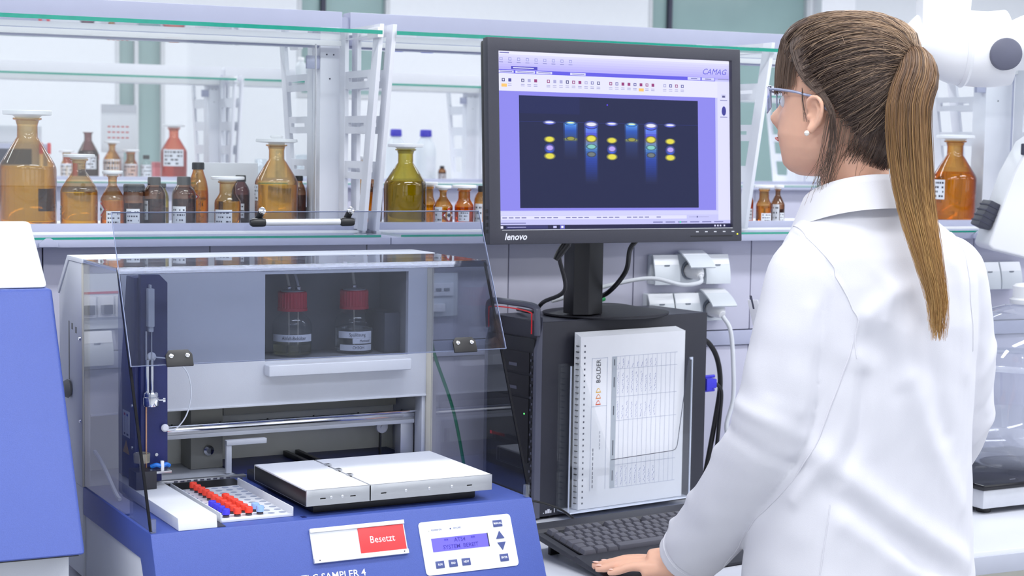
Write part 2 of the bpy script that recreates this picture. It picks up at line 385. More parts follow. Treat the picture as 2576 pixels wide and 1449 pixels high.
# upright glass pane in front of the left run of bottles
MB().box(.1, 1.088, -.125, -.121, 1.338, 1.70).build('glass_pane', m_gpane, rk)
MB().box(1.0865, 1.0885, -.126, -.120, 1.338, 1.70).build('pane_edge', m_alu, rk)
# small lock brackets under the ledge
for X in (.53, 2.66):
    b = MB(); b.prism([(-.017, 0), (.017, 0), (.017, .007), (.010, .012), (.004, .016), (-.004, .016), (-.010, .012), (-.017, .007)], 'y', -.287, -.280, Matrix.Translation((X, 0, 1.3045)))
    b.build('gas_tap', m_rackg, rk, bevel=.001)
rk2 = rack(3.26, 'blurred reagent rack with glass shelves standing across the aisle', .0, 5.2,
           [(.5, .047, False), (1.80, .047, True), (2.93, .06, False), (4.6, .047, False)], (.6, 1.2, 1.8, 2.4, 3.0, 3.6, 4.2), full=False, dz=.022, beam=m_rackw)

# ------------------------------------------------------------------ sockets on the service wall (wall face Y = 3.2)
m_sock = M('socket_lid_grey_white', (216, 222, 228), .35, var=.02); m_sockd = M('socket_inside', (120, 128, 140), .5); m_sockb = M('socket_lid_band', (234, 237, 242), .35, var=.02)
def socket(x, z, label, opened=False, group='hinged wall sockets', w=.062, h=.064):
    t = thing('wall_socket', label, 'socket', (x, 3.2, z), 0, group)
    MB().box(-w/2, w/2, -.018, 0, -h/2, h/2).build('base', m_sock, t, bevel=.003)
    if opened:
        MB().lathe([(.021, 0), (.021, .004), (.018, .004), (.018, -.002)], 20, M4=mat4((0, -.0185, -.004), (1, 0, 0), (0, 0, 1))).build('outlet_ring', m_sockd, t, smooth=True)
    prof = []
    for k in range(7):                                            # curved lid, hinge at the top
        s = k/6; prof.append((-.006-.014*math.sin(s*math.pi*.6)-.004, -s*h))
    poly = [(p[0], p[1]) for p in prof]+[(p[0]+.004, p[1]) for p in prof[::-1]]
    M4 = Matrix.Translation((0, -.014, h/2)) @ Matrix.Rotation(R(-48 if opened else 0), 4, 'X')
    lid = MB().prism(poly, 'x', -w/2, w/2, M4).build('lid', m_sock, t, bevel=.001)
    MB().prism([(p[0]-.0006, p[1]) for p in prof[:3]]+[(p[0]+.001, p[1]) for p in prof[:3][::-1]], 'x', -w/2+.001, w/2-.001, M4).build('band', m_sockb, lid)
    if not opened: MB().box(-.006, .006, -.0345, -.030, h/2-.024, h/2-.021).build('mark', m_sockd, lid)
    if opened:
        MB().tube([(0, -.02, -.006), (0, -.055, -.008), (0, -.066, -.014)], [.016, .015, .008], 12).build('plug', m_white, t, smooth=True)
    return t
socket(1.840, 1.240, 'upper left closed grey socket lid, beside the monitor stand')
socket(1.905, 1.242, 'upper socket with lid flipped open and a white plug', True)
socket(1.968, 1.240, 'upper closed socket lid furthest from the monitor stand')
socket(1.830, 1.156, 'lower closed socket lid just above the computer tower')
socket(1.895, 1.156, 'lower middle closed socket lid above the computer tower')
socket(1.962, 1.157, 'lower socket with lid flipped open and a hanging white cable', True)
socket(2.725, 1.212, 'closed socket lid partly hidden by the white coat sleeve')
socket(2.790, 1.212, 'closed socket lid behind the clear domed chamber')
# network outlet seen through the tinted hood
t = thing('network_outlet', 'grey network outlet plate seen through the tinted hood', 'socket', (1.315, 3.2, 1.196))
MB().box(-.045, .045, -.012, 0, -.045, .045).build('plate', m_sock, t, bevel=.003)
MB().box(-.034, .034, -.016, -.012, -.002, .024).build('label_field', m_sockb, t, bevel=.001)
for k in range(3): MB().box(-.024+k*.018, -.012+k*.018, -.0175, -.016, .008, .014).build('port', m_sockd, t)
MB().box(-.012, .014, -.02, -.012, -.034, -.018).build('shutter', m_white, t, bevel=.001)
c = MB(); c.tube(spline([(1.28, 3.185, 1.185), (1.275, 3.15, 1.16), (1.29, 3.14, 1.08), (1.33, 3.13, .96), (1.36, 3.12, .80)]), .0035, 8)
tag(c.build('network_cable', M('green_cable', (20, 120, 92), .5), smooth=True), 'green network cable hanging behind the tinted hood', 'cable')
# breakers and a plug, mirrored in the hood's side sheet
t = thing('breaker_box', 'row of circuit breakers with red line behind the left instrument', 'breaker box', (.332, 3.2, 1.19))
MB().box(-.055, .055, -.02, 0, -.045, .06).build('plate', m_sock, t, bevel=.003)
m_red = M('red_line', (190, 30, 44), .5)
MB().box(-.052, .052, -.0215, -.02, .022, .026).build('red_line', m_red, t)
for k in range(3):
    b = MB().box(-.05+k*.034, -.02+k*.034, -.03, -.02, -.022, .018).build('breaker', m_white, t, bevel=.002)
    MB().box(-.046+k*.034, -.024+k*.034, -.037, -.03, -.016, .002).build('toggle', m_black, b, bevel=.002)
socket(.350, 1.11, 'closed grey socket lid under the circuit breakers')

# ------------------------------------------------------------------ bottles
AMB = {'light': ((.86, .70, .44), (.97, .83, .20)), 'amber': ((.83, .60, .30), (.95, .73, .15)), 'brown': ((.66, .46, .30), (.36, .22, .13)),
       'olive': ((.74, .67, .28), (.74, .66, .08)), 'orange': ((.86, .54, .24), (.92, .54, .14)), 'red': ((.86, .46, .34), (.82, .36, .27)), 'purple': ((.50, .32, .32), (.45, .28, .30)), 'clear': ((.97, .98, .98), (.95, .96, .97))}
def shoulder(kind, D, H):
    r = D/2
    if kind == 'narrow':
        nr = r*.36; ns = H*.58; nb = H*.80
        return [(r*.92, 0), (r, H*.02), (r, H*.52), (r*.985, H*.545), (r*.93, ns), (nr*1.25, nb-.012*H), (nr, nb+.02*H), (nr*.98, H*.93), (nr*1.12, H*.975), (nr*1.38, H*.985), (nr*1.38, H)]
    if kind == 'wide':
        nr = r*.62; 
        return [(r*.93, 0), (r, H*.03), (r, H*.50), (r*.97, H*.56), (nr*1.15, H*.68), (nr, H*.74), (nr, H*.95), (nr*1.2, H*.975), (nr*1.2, H)]
    if kind == 'screw':
        nr = r*.46
        return [(r*.93, 0), (r, H*.03), (r, H*.62), (r*.96, H*.69), (r*.82, H*.77), (nr*1.15, H*.86), (nr, H*.90), (nr, H)]
    if kind == 'tall':
        nr = r*.48
        return [(r*.93, 0), (r, H*.03), (r, H*.48), (r*.96, H*.58), (r*.84, H*.70), (nr*1.18, H*.84), (nr, H*.90), (nr, H)]
    if kind == 'jar':
        nr = r*.84
        return [(r*.93, 0), (r, H*.03), (r, H*.78), (r*.97, H*.86), (nr, H*.92), (nr, H)]
    if kind == 'lab':
        nr = r*.44
        return [(r*.93, 0), (r, H*.03), (r, H*.60), (r*.97, H*.68), (r*.82, H*.77), (r*.60, H*.84), (nr, H*.89), (nr, H)]
def r_at(prof, z):
    for (r0, z0), (r1, z1) in zip(prof[:-1], prof[1:]):
        if z0 <= z <= z1: return r0+(r1-r0)*(z-z0)/max(1e-9, z1-z0)
    return prof[-1][0]
def arc_patch(Rr, a0, a1, z0, z1, n=8):
    vs = []; fs = []
    for i in range(n+1):
        a = a0+(a1-a0)*i/n
        for z in (z0, z1): vs.append((Rr*math.sin(a), -Rr*math.cos(a), z))
    for i in range(n): fs.append((2*i, 2*i+2, 2*i+3, 2*i+1))
    b = MB(); b.add(vs, fs); return b
def bottle(x, y, z, D, H, kind, col, level, label, group, cap='white', labels=(), seg=40, capc=None, name='reagent_bottle'):
    """labels: (angle, width_rad, z0, z1 fractions, hazard?)  angle 0 faces -Y"""
    t = thing(name, label, 'bottle', (x, y, z), R(-25), group); tint, liq = AMB[col]; pr = shoulder(kind, D, H)
    MB().lathe(pr, seg, caps=False).add([(pr[0][0]*math.cos(2*math.pi*k/seg), pr[0][0]*math.sin(2*math.pi*k/seg), 0) for k in range(seg)], [tuple(range(seg))[::-1]]).build('glass', G('glass_'+col, tint, .04, thick=True), t, smooth=True, angle=50)
    if level > 0:
        zl = H*level; ip = [(r*.95, max(zz, H*.012)) for r, zz in pr if zz < zl]+[(r_at(pr, zl)*.95, zl)]
        MB().lathe(ip, seg).build('liquid', LQ('liquid_'+col, liq), t, smooth=True, angle=50)
    nr = pr[-1][0]
    if cap == 'white':                                            # flat plastic stopper
        q_ = max(.0055, H*.038); MB().lathe([(nr*.70, -H*.06), (nr*.84, q_*.1), (nr*1.02, q_*.6), (nr*1.62, q_*.7), (nr*1.70, q_*.85), (nr*1.70, q_*1.7), (nr*1.62, q_*1.85), (nr*.6, q_*1.9)], seg, (0, 0, H)).build('stopper', m_white, t, smooth=True, angle=50)
    elif cap == 'knob':
        MB().lathe([(nr*.70, -H*.05), (nr*.78, H*.02), (nr*1.5, H*.024), (nr*1.95, H*.035), (nr*1.92, H*.070), (nr*.75, H*.075), (nr*.5, H*.085), (nr*.62, H*.10), (nr*.62, H*.115), (nr*.3, H*.12)], seg, (0, 0, H)).build('stopper', m_white, t, smooth=True, angle=50)
    elif cap in ('black', 'color'):
        ch = D*.36 if kind != 'jar' else D*.38; cr = nr*1.22 if kind != 'jar' else nr*1.16; prof = []
        vs = []; fs = []; n = 36
        for zz, rr in ((-ch*.85, cr), (-ch*.1, cr), (ch*.08, cr*.96), (ch*.12, cr*.86)):
            for k in range(n):
                a = 2*math.pi*k/n; q = rr*(1+(.02 if k % 2 else -.02)*(1 if zz < 0 else 0)); vs.append((q*math.cos(a), q*math.sin(a), H+zz))
        for i in range(3):
            for k in range(n): fs.append((i*n+k, i*n+(k+1) % n, (i+1)*n+(k+1) % n, (i+1)*n+k))
        fs.append(tuple(3*n+k for k in range(n))); fs.append(tuple(range(n))[::-1])
        MB().add(vs, fs).build('cap', capc or m_capblk, t, smooth=True, angle=25)
    for (a, wr, f0, f1, hz) in labels:
        Rr = D/2*1.006
        if hz:                                                    # red bordered hazard diamond
            zc = H*(f0+f1)/2; hs = D*wr/2
            def dia(s, off, mt, nm, par):
                vs = []
                for (dx, dz) in ((0, -s), (s, 0), (0, s), (-s, 0)): q = a+dx/Rr; vs.append(((Rr+off)*math.sin(q), -(Rr+off)*math.cos(q), zc+dz))
                return MB().add(vs, [(0, 1, 2, 3)]).build(nm, mt, par)
            p = dia(hs*1.12, .0002, m_label, 'hazard_label', t); dia(hs, .0004, M('hazard_red', (226, 52, 48), .6), 'red_border', p); dia(hs*.74, .0006, m_label, 'white_field', p); dia(hs*.3, .0008, m_print, 'pictogram', p)
        else:
            p = arc_patch(Rr, a-wr/2, a+wr/2, H*f0, H*f1).build('paper_label', m_label, t, smooth=True)
            rnd = random.Random(int(x*1000)); nl = 3 if H < .15 else 4; b = MB(); hh = H*(f1-f0)
            for i in range(nl):
                zz = H*f1-hh*(i+.7)/(nl+.4); q = a-wr*.4
                while q < a+wr*.38:
                    dw = rnd.uniform(.05, .16)*wr
                    if rnd.random() < .75: p2 = arc_patch(Rr*1.004, q, min(q+dw, a+wr*.42), zz-hh*.05, zz+hh*.05, 2); b.add(p2.v, p2.f)
                    q += dw+.05*wr
            if b.v: b.build('handwriting', m_print, p)
    return t
GF = 'amber reagent bottles on the front rack'
ZB = 1.3288
bottle(.545, 3.46, ZB, .112, .212, 'narrow', 'light', .55, 'largest amber bottle with white flat stopper at the rack end', GF, labels=((2.6, 1.3, .12, .33, 0),), seg=56)
bottle(.640, 3.43, ZB, .073, .132, 'narrow', 'light', .50, 'medium amber conical bottle beside the largest amber bottle', GF, labels=((-1.25, .5, .05, .30, 0),), seg=48)
bottle(.704, 3.42, ZB, .048, .100, 'narrow', 'amber', .50, 'small amber stoppered bottle with a red diamond hazard label', GF, labels=((-.95, .62, .04, .62, 1), (.3, 1.2, .02, .30, 0)))
bottle(.746, 3.415, ZB, .043, .082, 'jar', 'brown', .55, 'short brown jar with a broad black lid', GF, 'black', ((.1, 1.3, .06, .42, 0),))
bottle(.790, 3.43, ZB, .046, .096, 'screw', 'brown', .55, 'dark brown screw bottle right beside the broad lidded jar', GF, 'black', ((-.75, .8, .12, .52, 0),))
bottle(.826, 3.51, ZB, .026, .082, 'screw', 'olive', .4, 'slim olive bottle half hidden behind dark brown bottles', GF, 'black')
bottle(.851, 3.43, ZB, .049, .097, 'screw', 'brown', .55, 'dark brown screw bottle in front of the tall tapered one', GF, 'black', ((-.3, 1.3, .04, .40, 0),))
bottle(.896, 3.49, ZB, .043, .126, 'tall', 'amber', .55, 'tall tapered brown bottle with black cap and hazard label', GF, 'black', ((-.3, .6, .30, .60, 1),))
bottle(.940, 3.42, ZB, .054, .090, 'wide', 'light', .55, 'wide necked honey coloured bottle with white stopper', GF, labels=((-.25, 1.5, .02, .36, 0),))
bottle(.990, 3.50, ZB, .039, .100, 'screw', 'purple', .6, 'dark brown bottle behind the wide necked honey bottle', GF, 'black', ((.1, .9, .12, .42, 0),))
bottle(1.050, 3.44, ZB, .090, .167, 'narrow', 'light', .50, 'large amber bottle with knobbed white stopper next to the post', GF, 'knob', ((-1.1, .5, .30, .50, 0),), seg=56)
bottle(1.118, 3.50, ZB, .032, .100, 'screw', 'brown', .6, 'narrow dark bottle squeezed between large amber bottle and post', GF, 'black')
bottle(1.272, 3.51, ZB, .042, .135, 'narrow', 'amber', .5, 'amber bottle seen through the ladder brackets', GF)
bottle(1.312, 3.55, ZB, .030, .128, 'screw', 'brown', .6, 'dark capped bottle behind the olive bottle', GF, 'black')
bottle(1.324, 3.40, ZB, .091, .162, 'narrow', 'olive', .58, 'large olive green bottle standing beside the ladder brackets', GF, seg=56)
bottle(1.412, 3.48, ZB, .030, .080, 'wide', 'amber', .5, 'small amber bottle half hidden behind the olive bottle', GF)
bottle(1.408, 3.39, ZB, .042, .075, 'narrow', 'amber', .5, 'small amber bottle with hazard diamond beside the olive bottle', GF, labels=((-.5, .9, .06, .52, 0), (.7, .8, .02, .55, 1)))
bottle(1.462, 3.40, ZB, .042, .076, 'wide', 'orange', .5, 'small orange wide necked bottle with white stopper', GF, labels=((0, 1.2, .10, .40, 0),))
bottle(1.506, 3.40, ZB, .038, .083, 'screw', 'amber', .5, 'black capped small bottle at the monitor edge', GF, 'black', ((-.5, 1.0, .06, .55, 0),))
bottle(2.228, 3.46, ZB, .030, .092, 'narrow', 'orange', .5, 'slim amber bottle touching the right edge of the monitor', GF, labels=((.2, 1.2, .05, .35, 0),))
bottle(2.236, 3.40, ZB, .037, .080, 'wide', 'amber', .5, 'small wide necked amber bottle right of the monitor', GF, labels=((.3, 1.5, .03, .30, 0),))
bottle(2.288, 3.42, ZB, .034, .080, 'narrow', 'brown', .4, 'small dark bottle with large paper label near the face', GF, labels=((-.4, 1.0, .05, .55, 0), (.6, .8, .03, .3, 0)))
bottle(2.815, 3.42, ZB, .112, .204, 'narrow', 'amber', .62, 'big amber bottle behind the ponytail', GF, labels=((-1.0, .7, .28, .52, 0),), seg=56)
GR = 'bottles on the far rack'; ZR = 1.3508
bottle(1.622, 6.70, ZR, .104, .200, 'narrow', 'red', .55, 'large red brown bottle with white label on the far rack', GR, labels=((.15, 1.7, .25, .58, 0),))
bottle(1.285, 6.70, ZR, .081, .178, 'narrow', 'purple', .6, 'dark purple brown bottle with white label on the far rack', GR, 'none', labels=((.1, 2.0, .2, .48, 0),))
bottle(1.378, 6.70, ZR, .069, .134, 'narrow', 'amber', .5, 'amber bottle with big white label on the far rack', GR, labels=((.1, 2.4, .05, .55, 0),))
bottle(1.451, 6.70, ZR, .053, .102, 'wide', 'orange', .5, 'small orange bottle with white stopper on the far rack', GR, labels=((.1, 2.4, .06, .55, 0),))
bottle(1.512, 6.70, ZR, .045, .090, 'screw', 'clear', .5, 'small clear bottle with black cap on the far rack', GR, 'black', labels=((.1, 2.4, .06, .6, 0),))
bottle(1.203, 6.70, ZR, .046, .096, 'wide', 'light', .5, 'small pale amber bottle at the end of the far rack', GR, labels=((.1, 2.2, .06, .58, 0),))
m_bluecap = M('violet_blue_cap', (78, 72, 200), .45)
m_hdpe = M('milky_plastic', (226, 232, 238), .4, var=.02)
def plastic_bottle(x, y, z, D, H, label, capm, group=GR, name='plastic_bottle'):
    t = thing(name, label, 'bottle', (x, y, z), 0, group); pr = shoulder('lab', D, H)
    MB().lathe(pr, 32).build('body', m_hdpe, t, smooth=True, angle=50); nr = pr[-1][0]
    MB().lathe([(nr*1.3, -H*.10), (nr*1.34, -H*.09), (nr*1.26, H*.03), (nr*1.1, H*.045)], 24, (0, 0, H)).build('cap', capm, t, smooth=True, angle=50)
    arc_patch(D/2*1.01, -.3, .9, H*.2, H*.5).build('paper_label', m_label, t)
plastic_bottle(2.565, 6.70, ZR, .085, .205, 'milky bottle with violet cap nearer the ladder brackets', m_bluecap)
plastic_bottle(2.700, 6.70, ZR, .088, .205, 'milky bottle with violet cap nearer the monitor', m_bluecap)
bottle(2.735, 6.60, ZR, .034, .062, 'screw', 'brown', .6, 'tiny brown bottle with black cap before the milky bottles', GR, 'black', labels=((0, 2.2, .1, .5, 0),))
plastic_bottle(2.115, 6.60, 1.745, .045, .095, 'first small white bottle on the far upper glass shelf', m_white, name='white_bottle')
plastic_bottle(2.160, 6.62, 1.745, .045, .095, 'second small white bottle on the far upper glass shelf', m_white, name='white_bottle')
# white beakers and boxes on the far rack
for i, (x, D, H, lb) in enumerate(((1.98, .05, .08, 'low clear beaker on the far rack shelf'), (2.06, .04, .12, 'tall clear beaker on the far rack shelf'), (2.16, .07, .10, 'wide clear beaker by the far rack post'))):
    t = thing('beaker', lb, 'beaker', (x, 6.7, ZR), 0, 'beakers on the far rack')
    MB().lathe([(D*.48, 0), (D/2, .004), (D/2, H), (D*.53, H+.002), (D*.485, H), (D*.485, .006)], 28, caps=False).build('glass', G('beaker_glass', (.93, .95, .96), .06, haze=.08), t, smooth=True, angle=60)
    MB().lathe([(D*.45, .006), (D*.45, H*.3)], 24).build('content', m_white, t, smooth=True)
# spiral pad standing behind the front bottles
t = thing('notepad', 'white spiral notepad standing behind the front bottles', 'notepad', (.955, 3.58, 1.3288), R(6))
for k in range(6): MB().box(-.035, .10, .001+k*.004, .0042+k*.004, .0, .126).build('sheet', m_paper, t, bevel=.0008)
for k in range(14):
    MB().lathe([(.0042, -.0008), (.0055, -.0008), (.0055, .0008), (.0042, .0008)], 10, M4=mat4((-.036, .012, .008+k*.0085), (1, 0, 0), (0, 1, 0))).build('spiral_ring', m_steel, t)
t = thing('sign_card', 'white card with red lines of writing on the far rack', 'sign', (1.43, 6.82, ZR))
MB().box(-.07, .07, 0, .004, .10, .29).build('card', m_paper, t); MB().box(-.02, .02, .004, .03, 0, .12).build('holder', m_alu, t, bevel=.002)
ik = Ink()
for r_ in range(3):
    for k in range(5): ik.rect(-.045+k*.018, -.045+k*.018+.012, .20-r_*.022, .205-r_*.022, (206, 70, 80))
ik.build('writing', m_ink, t, mat4((0, -.0005, 0), (1, 0, 0), (0, 0, 1)))
for x, w, h, lb in ((1.30, .13, .09, 'pinkish red box on the far rack near the sign card'), (1.63, .08, .06, 'dull red low box behind the red brown bottle')):
    t = thing('cardboard_box', lb, 'box', (x, 6.92, ZR), 0, 'boxes on the far rack')
    MB().box(-w/2, w/2, -.03, .03, 0, h).build('carton', M('red_card', (206, 110, 116), .7), t, bevel=.002); MB().box(-w/2-.001, w/2+.001, -.032, .032, h-.02, h+.002).build('lid', M('red_card_lid', (190, 92, 100), .7), t, bevel=.002)
# blurred bench equipment far left behind
t = thing('grey_instrument', 'blurred grey box instrument on the far rack end', 'instrument', (.95, 6.75, ZR))
MB().box(-.16, .18, -.06, .06, 0, .13).build('housing', m_rackg, t, bevel=.006); MB().box(-.10, .12, -.062, -.058, .05, .11).build('display', m_seam, t, bevel=.002); MB().box(-.14, .16, -.05, .05, .132, .20).build('upper_housing', m_cab, t, bevel=.006)
for k in range(2):
    t = thing('marker_pen', ('first' if k == 0 else 'second')+' red capped white pen standing on the far rack end', 'pen', (1.10+k*.03, 6.66, ZR), 0, 'pens on the far rack')
    MB().lathe([(.006, 0), (.007, .09), (.005, .092)], 12).build('barrel', m_white, t, smooth=True); MB().lathe([(.0072, .092), (.0072, .13), (.005, .134)], 12).build('cap', M('red_pen_cap', (214, 60, 66), .5), t, smooth=True)

# ------------------------------------------------------------------ plate sampler (front left corner of its deck at 0.541, 2.372, 0.94)
SX, SY, SZ = .5405, 2.3722, .78
DK = .16; W_ = .624; D_ = .373
T = thing('plate_sampler', 'blue and grey plate sampler with raised smoked hood and vial tray', 'instrument', (SX, SY, SZ), R(3.77))
def bxm(name, b, mat, parent=T, bevel=.0015, seg=2):
    return MB().box(b[0], b[1], b[2], b[3], b[4]+DK, b[5]+DK).build(name, mat, parent, bevel=bevel, seg=seg)
def pr(poly): return [(a, b+DK) for a, b in poly]
KS = .45                                     # lean of the front panel
shell = MB().prism(pr([(0, 0), (D_+.001, 0), (D_+.001, -.046), (.052, -.046), (-.004, -.150), (-KS*.150, -.150)]), 'x', 0, W_).build('base_shell', m_blue, T, bevel=.0025)
MB().prism(pr([(D_, -.0465), (.053, -.0465), (-.002, -.150), (D_, -.150)]), 'x', .004, W_-.004).build('base_side_box', m_cab, T, bevel=.002)
bxm('cabinet_foot_strip', (.0, W_, D_+.002, .52, -.150, -.002), m_cab)
for a, b in ((.03, .01), (.58, .01), (.03, .48), (.58, .48)):
    MB().lathe([(.014, -.1595), (.016, -.156), (.014, -.150)], 16, (a, b, DK)).build('rubber_foot', m_black, T, smooth=True)
# cabinet: side cheeks, back, top, front panel with window
side = [(D_, -.002), (D_, .362), (.455, .362), (.524, .300), (.524, -.002)]
for a, b in ((0, .010), (W_-.010, W_)): MB().prism(pr(side), 'x', a, b).build('cabinet_side', m_cab, T, bevel=.0015)
for a, b in ((-.0012, .0115), (W_-.0115, W_+.0012)): bxm('edge_strip', (a, b, D_-.004, D_+.001, .0, .368), m_cream)
MB().prism(pr([(D_-.006, .3625), (D_-.006, .3705), (.462, .3705), (.530, .3085), (.524, .3015), (.456, .3625)]), 'x', -.002, W_+.002).build('cabinet_top', m_whitec, T, bevel=.0015)
bxm('cabinet_back', (.010, W_-.010, .517, .524, .11, .300), m_cab)
m_inner = M('cabinet_inside_grey', (240, 241, 234), .6, var=.04)
bxm('rear_wall', (.010, W_-.010, .512, .518, -.002, .13), m_inner)
fp_ = MB().frame((.0115, .6125, .115+DK, .362+DK), [(.309, .576, .190+DK, .338+DK)], 'y', D_-.002, D_+.008).build('front_panel', m_cab, T)
bxm('panel_bottom_edge', (.0115, .6125, D_-.0035, D_-.0018, .1145, .118), m_whitec, bevel=.0005)
m_cav = M('bottle_bay_grey', (134, 136, 138), .6, var=.06)
cv = MB(); cv.box(.300, .309, D_+.008, .50, .185+DK, .345+DK); cv.box(.576, .585, D_+.008, .50, .185+DK, .345+DK); cv.box(.300, .585, .495, .505, .185+DK, .345+DK); cv.box(.309, .576, D_+.008, .495, .338+DK, .345+DK)
cv.build('bottle_bay', m_cav, T); bxm('bay_floor', (.309, .576, D_+.008, .495, .183, .190), m_cav, bevel=0)
bxm('tray_lip', (.3075, .573, D_-.026, D_-.0025, .166, .186), m_whitec, bevel=.003, seg=3)
bxm('bay_partition', (.545, .5755, D_+.03, .49, .1905, .262), M('bay_block', (70, 74, 84), .6), bevel=.002)
# opening: rail, post, pulley, beam, bracket, stage rails
bxm('opening_post', (.606, .6135, D_+.001, D_+.03, .0, .115), m_whitec)
RV = .405
bxm('linear_rail', (.125, .608, RV, RV+.022, .062, .082), m_alu)
bxm('rail_cover', (.125, .605, RV-.004, RV-.0005, .0735, .080), m_chrome, bevel=.0005)
bxm('rail_foot_strip', (.125, .605, RV-.003, RV-.0005, .0615, .0685), m_whitec, bevel=.0005)
MB().tube([(.11, RV-.006, .0835+DK), (.606, RV-.006, .0835+DK)], .0022, 8).build('guide_rod', m_chrome, T, smooth=True)
for k in range(6): MB().lathe([(.0016, 0), (.0016, .003)], 8, (.16+k*.085, RV+.008, .0822+DK)).build('rail_screw', m_black, T)
bxm('rail_post', (.580, .6055, RV+.001, RV+.026, -.001, .0615), m_alu)
MB().lathe([(.009, -.004), (.011, -.003), (.011, .003), (.009, .004), (.004, .004), (.004, .006)], 20, M4=mat4((.556, RV+.03, .052+DK), (1, 0, 0), (0, 0, 1))).build('pulley', m_white, T, smooth=True)
bxm('pulley_belt', (.553, .556, RV+.031, RV+.036, -.0015, .048), m_black, bevel=0)
m_taupe = M('motor_cover_grey', (150, 150, 144), .55, var=.05)
bxm('motor_cover', (.205, .262, .45, .505, -.0015, .114), m_taupe, bevel=.001)
bxm('cross_beam', (.27, .60, .47, .50, .085, .113), m_taupe, bevel=.001)
br = bxm('l_bracket', (.246, .256, D_+.012, D_+.020, -.0005, .056), m_whitec)
bxm('bracket_arm', (.246, .318, D_+.010, D_+.022, .0475, .0565), m_whitec, br)
MB().lathe([(.008, 0), (.009, .003), (.005, .006)], 14, M4=mat4((.236, .449, .03+DK), (1, 0, 0), (0, 0, 1))).build('cover_screw', m_chrome, T, smooth=True)
bxm('floor_plate', (.262, .60, D_+.002, .511, -.0015, .0005), m_navy, bevel=0)
for a in (.392, .415): bxm('stage_rail', (a, a+.008, .10, .50, .0008, .010), m_black, bevel=.001)
# black stage, its black also painted-in shadow beneath the plates, and the two plate holders
bxm('stage_with_shadow', (.262, .540, .035, .33, .0003, .0165), m_black, bevel=.003)
def holder(nm, u0, u1, holes, lab):
    h = bxm(nm, (u0, u1, .013, .234, .0172, .0390), m_black, bevel=.0006); h['label'] = lab
    MB().frame((u0, u1, .017+DK, .0415+DK), [(a-.0045, a+.0045, .0265+DK, .0282+DK) for a in holes[:1]+holes[-1:]], 'y', .0095, .0125).build('front_face', m_steel, h, bevel=.0004)
    bxm('rear_face', (u0, u1, .2345, .237, .017, .0415), m_steel, h, bevel=.0004)
    bxm('bottom_flange', (u0, u1, .0127, .2343, .0166, .0172), m_steel, h, bevel=0)
    bxm('white_plate', (u0+.001, u1-.001, .0128, .2343, .0392, .0418), m_paper, h, bevel=.0004)
    for a in holes[1:-1]:
        MB().lathe([(.0022, 0), (.0022, .0012), (.0012, .0014)], 12, M4=mat4((a, .0094, .0285+DK), (1, 0, 0), (0, 0, 1))).build('screw', m_chrome, h, smooth=True)
holder('small_plate_holder', .2415, .3445, [.268, .281, .299, .317], 'narrow steel holder with a white plate')
holder('large_plate_holder', .3465, .5560, [.368, .405, .445, .484, .516], 'wide steel holder with a white plate')
for k in range(3): bxm('plate_clip', (.3425, .3505, .085+k*.045, .097+k*.045, .0421, .0445), m_steel, bevel=.0005)
# reagent cover, vial tray
MB().prism(pr([(.0025, .0003), (.006, .0185), (.36, .0185), (.36, .0003)]), 'x', .042, .1005).build('white_cover', m_whitec, T, bevel=.0015)
bxm('tray_groove', (.1015, .1135, .004, .33, .0002, .0012), m_seam, bevel=0)
tr = bxm('vial_tray', (.1150, .2270, .0300, .2720, .0004, .0030), m_whitec, bevel=.0006)
m_hole = M('vial_hole_grey', (150, 158, 178), .8)
for i in range(6):
    for j in range(11):
        MB().lathe([(.0056, 0), (.0056, .0002)], 12, (.1300+i*.0178, .0510+j*.0210, .00302+DK)).build('vial_hole', m_hole, tr)
bxm('tray_rail', (.1140, .1158, .0290, .2740, .0004, .0145), m_whitec, tr, bevel=.0006)
bxm('tray_rail', (.2262, .2284, .0290, .2740, .0004, .0145), m_whitec, tr, bevel=.0006)
bxm('tray_front_lip', (.1158, .2262, .0285, .0302, .0004, .0042), m_whitec, tr, bevel=.0005)
bxm('tray_recess', (.1015, .2420, .2745, .36, .0002, .0010), m_black, bevel=0)
MB().prism([(.243, .022), (.2365, .022), (.2365, .012), (.243, .012)], 'z', .0002+DK, .0008+DK).build('deck_notch', m_navy, T)
cb = bxm('steel_crossbar', (.100, .248, .290, .302, .0105, .0150), m_steel, bevel=.0006)
for a in (.104, .236): bxm('crossbar_post', (a, a+.006, .2925, .2985, .0003, .0104), m_steel, cb, bevel=.0005)
for k in range(9): bxm('scale_mark', (.125+k*.011, .1315+k*.011, .2895, .2900, .0115, .0140), m_seam, cb, bevel=0)
# needle arm with its tall side housing
arm = MB().prism([(.062, .040+DK), (.105, .040+DK), (.105, .338+DK), (.092, .351+DK), (.062, .351+DK)], 'y', .258, .272).build('needle_arm', m_navy, T, bevel=.001)
MB().prism(pr([(.2725, .040), (.2725, .346), (.318, .346), (.366, .118), (.366, .020), (.2725, .020)]), 'x', .056, .100).build('side_housing', m_navy, arm, bevel=.0015)
stk = MB().box(-.0003, .0, -.020, .020, -.021, .021, Matrix.Translation((.0556, .318, .108+DK))).build('warning_sticker', m_label, arm)
ik = Ink(); ik.rect(-.012, -.003, .013, .017, (170, 40, 60)); ik.rect(.003, .012, .013, .017, (50, 70, 170)); ik.rect(-.0085, -.0075, -.012, .012, (60, 60, 70)); ik.rect(.0070, .0080, -.012, .012, (60, 60, 70)); ik.rect(-.012, -.004, -.018, -.015, (60, 60, 70)); ik.rect(.003, .014, -.018, -.015, (60, 60, 70))
ik.build('sticker_print', m_ink, arm, mat4((.0551, .318, .108+DK), (0, -1, 0), (0, 0, 1)))
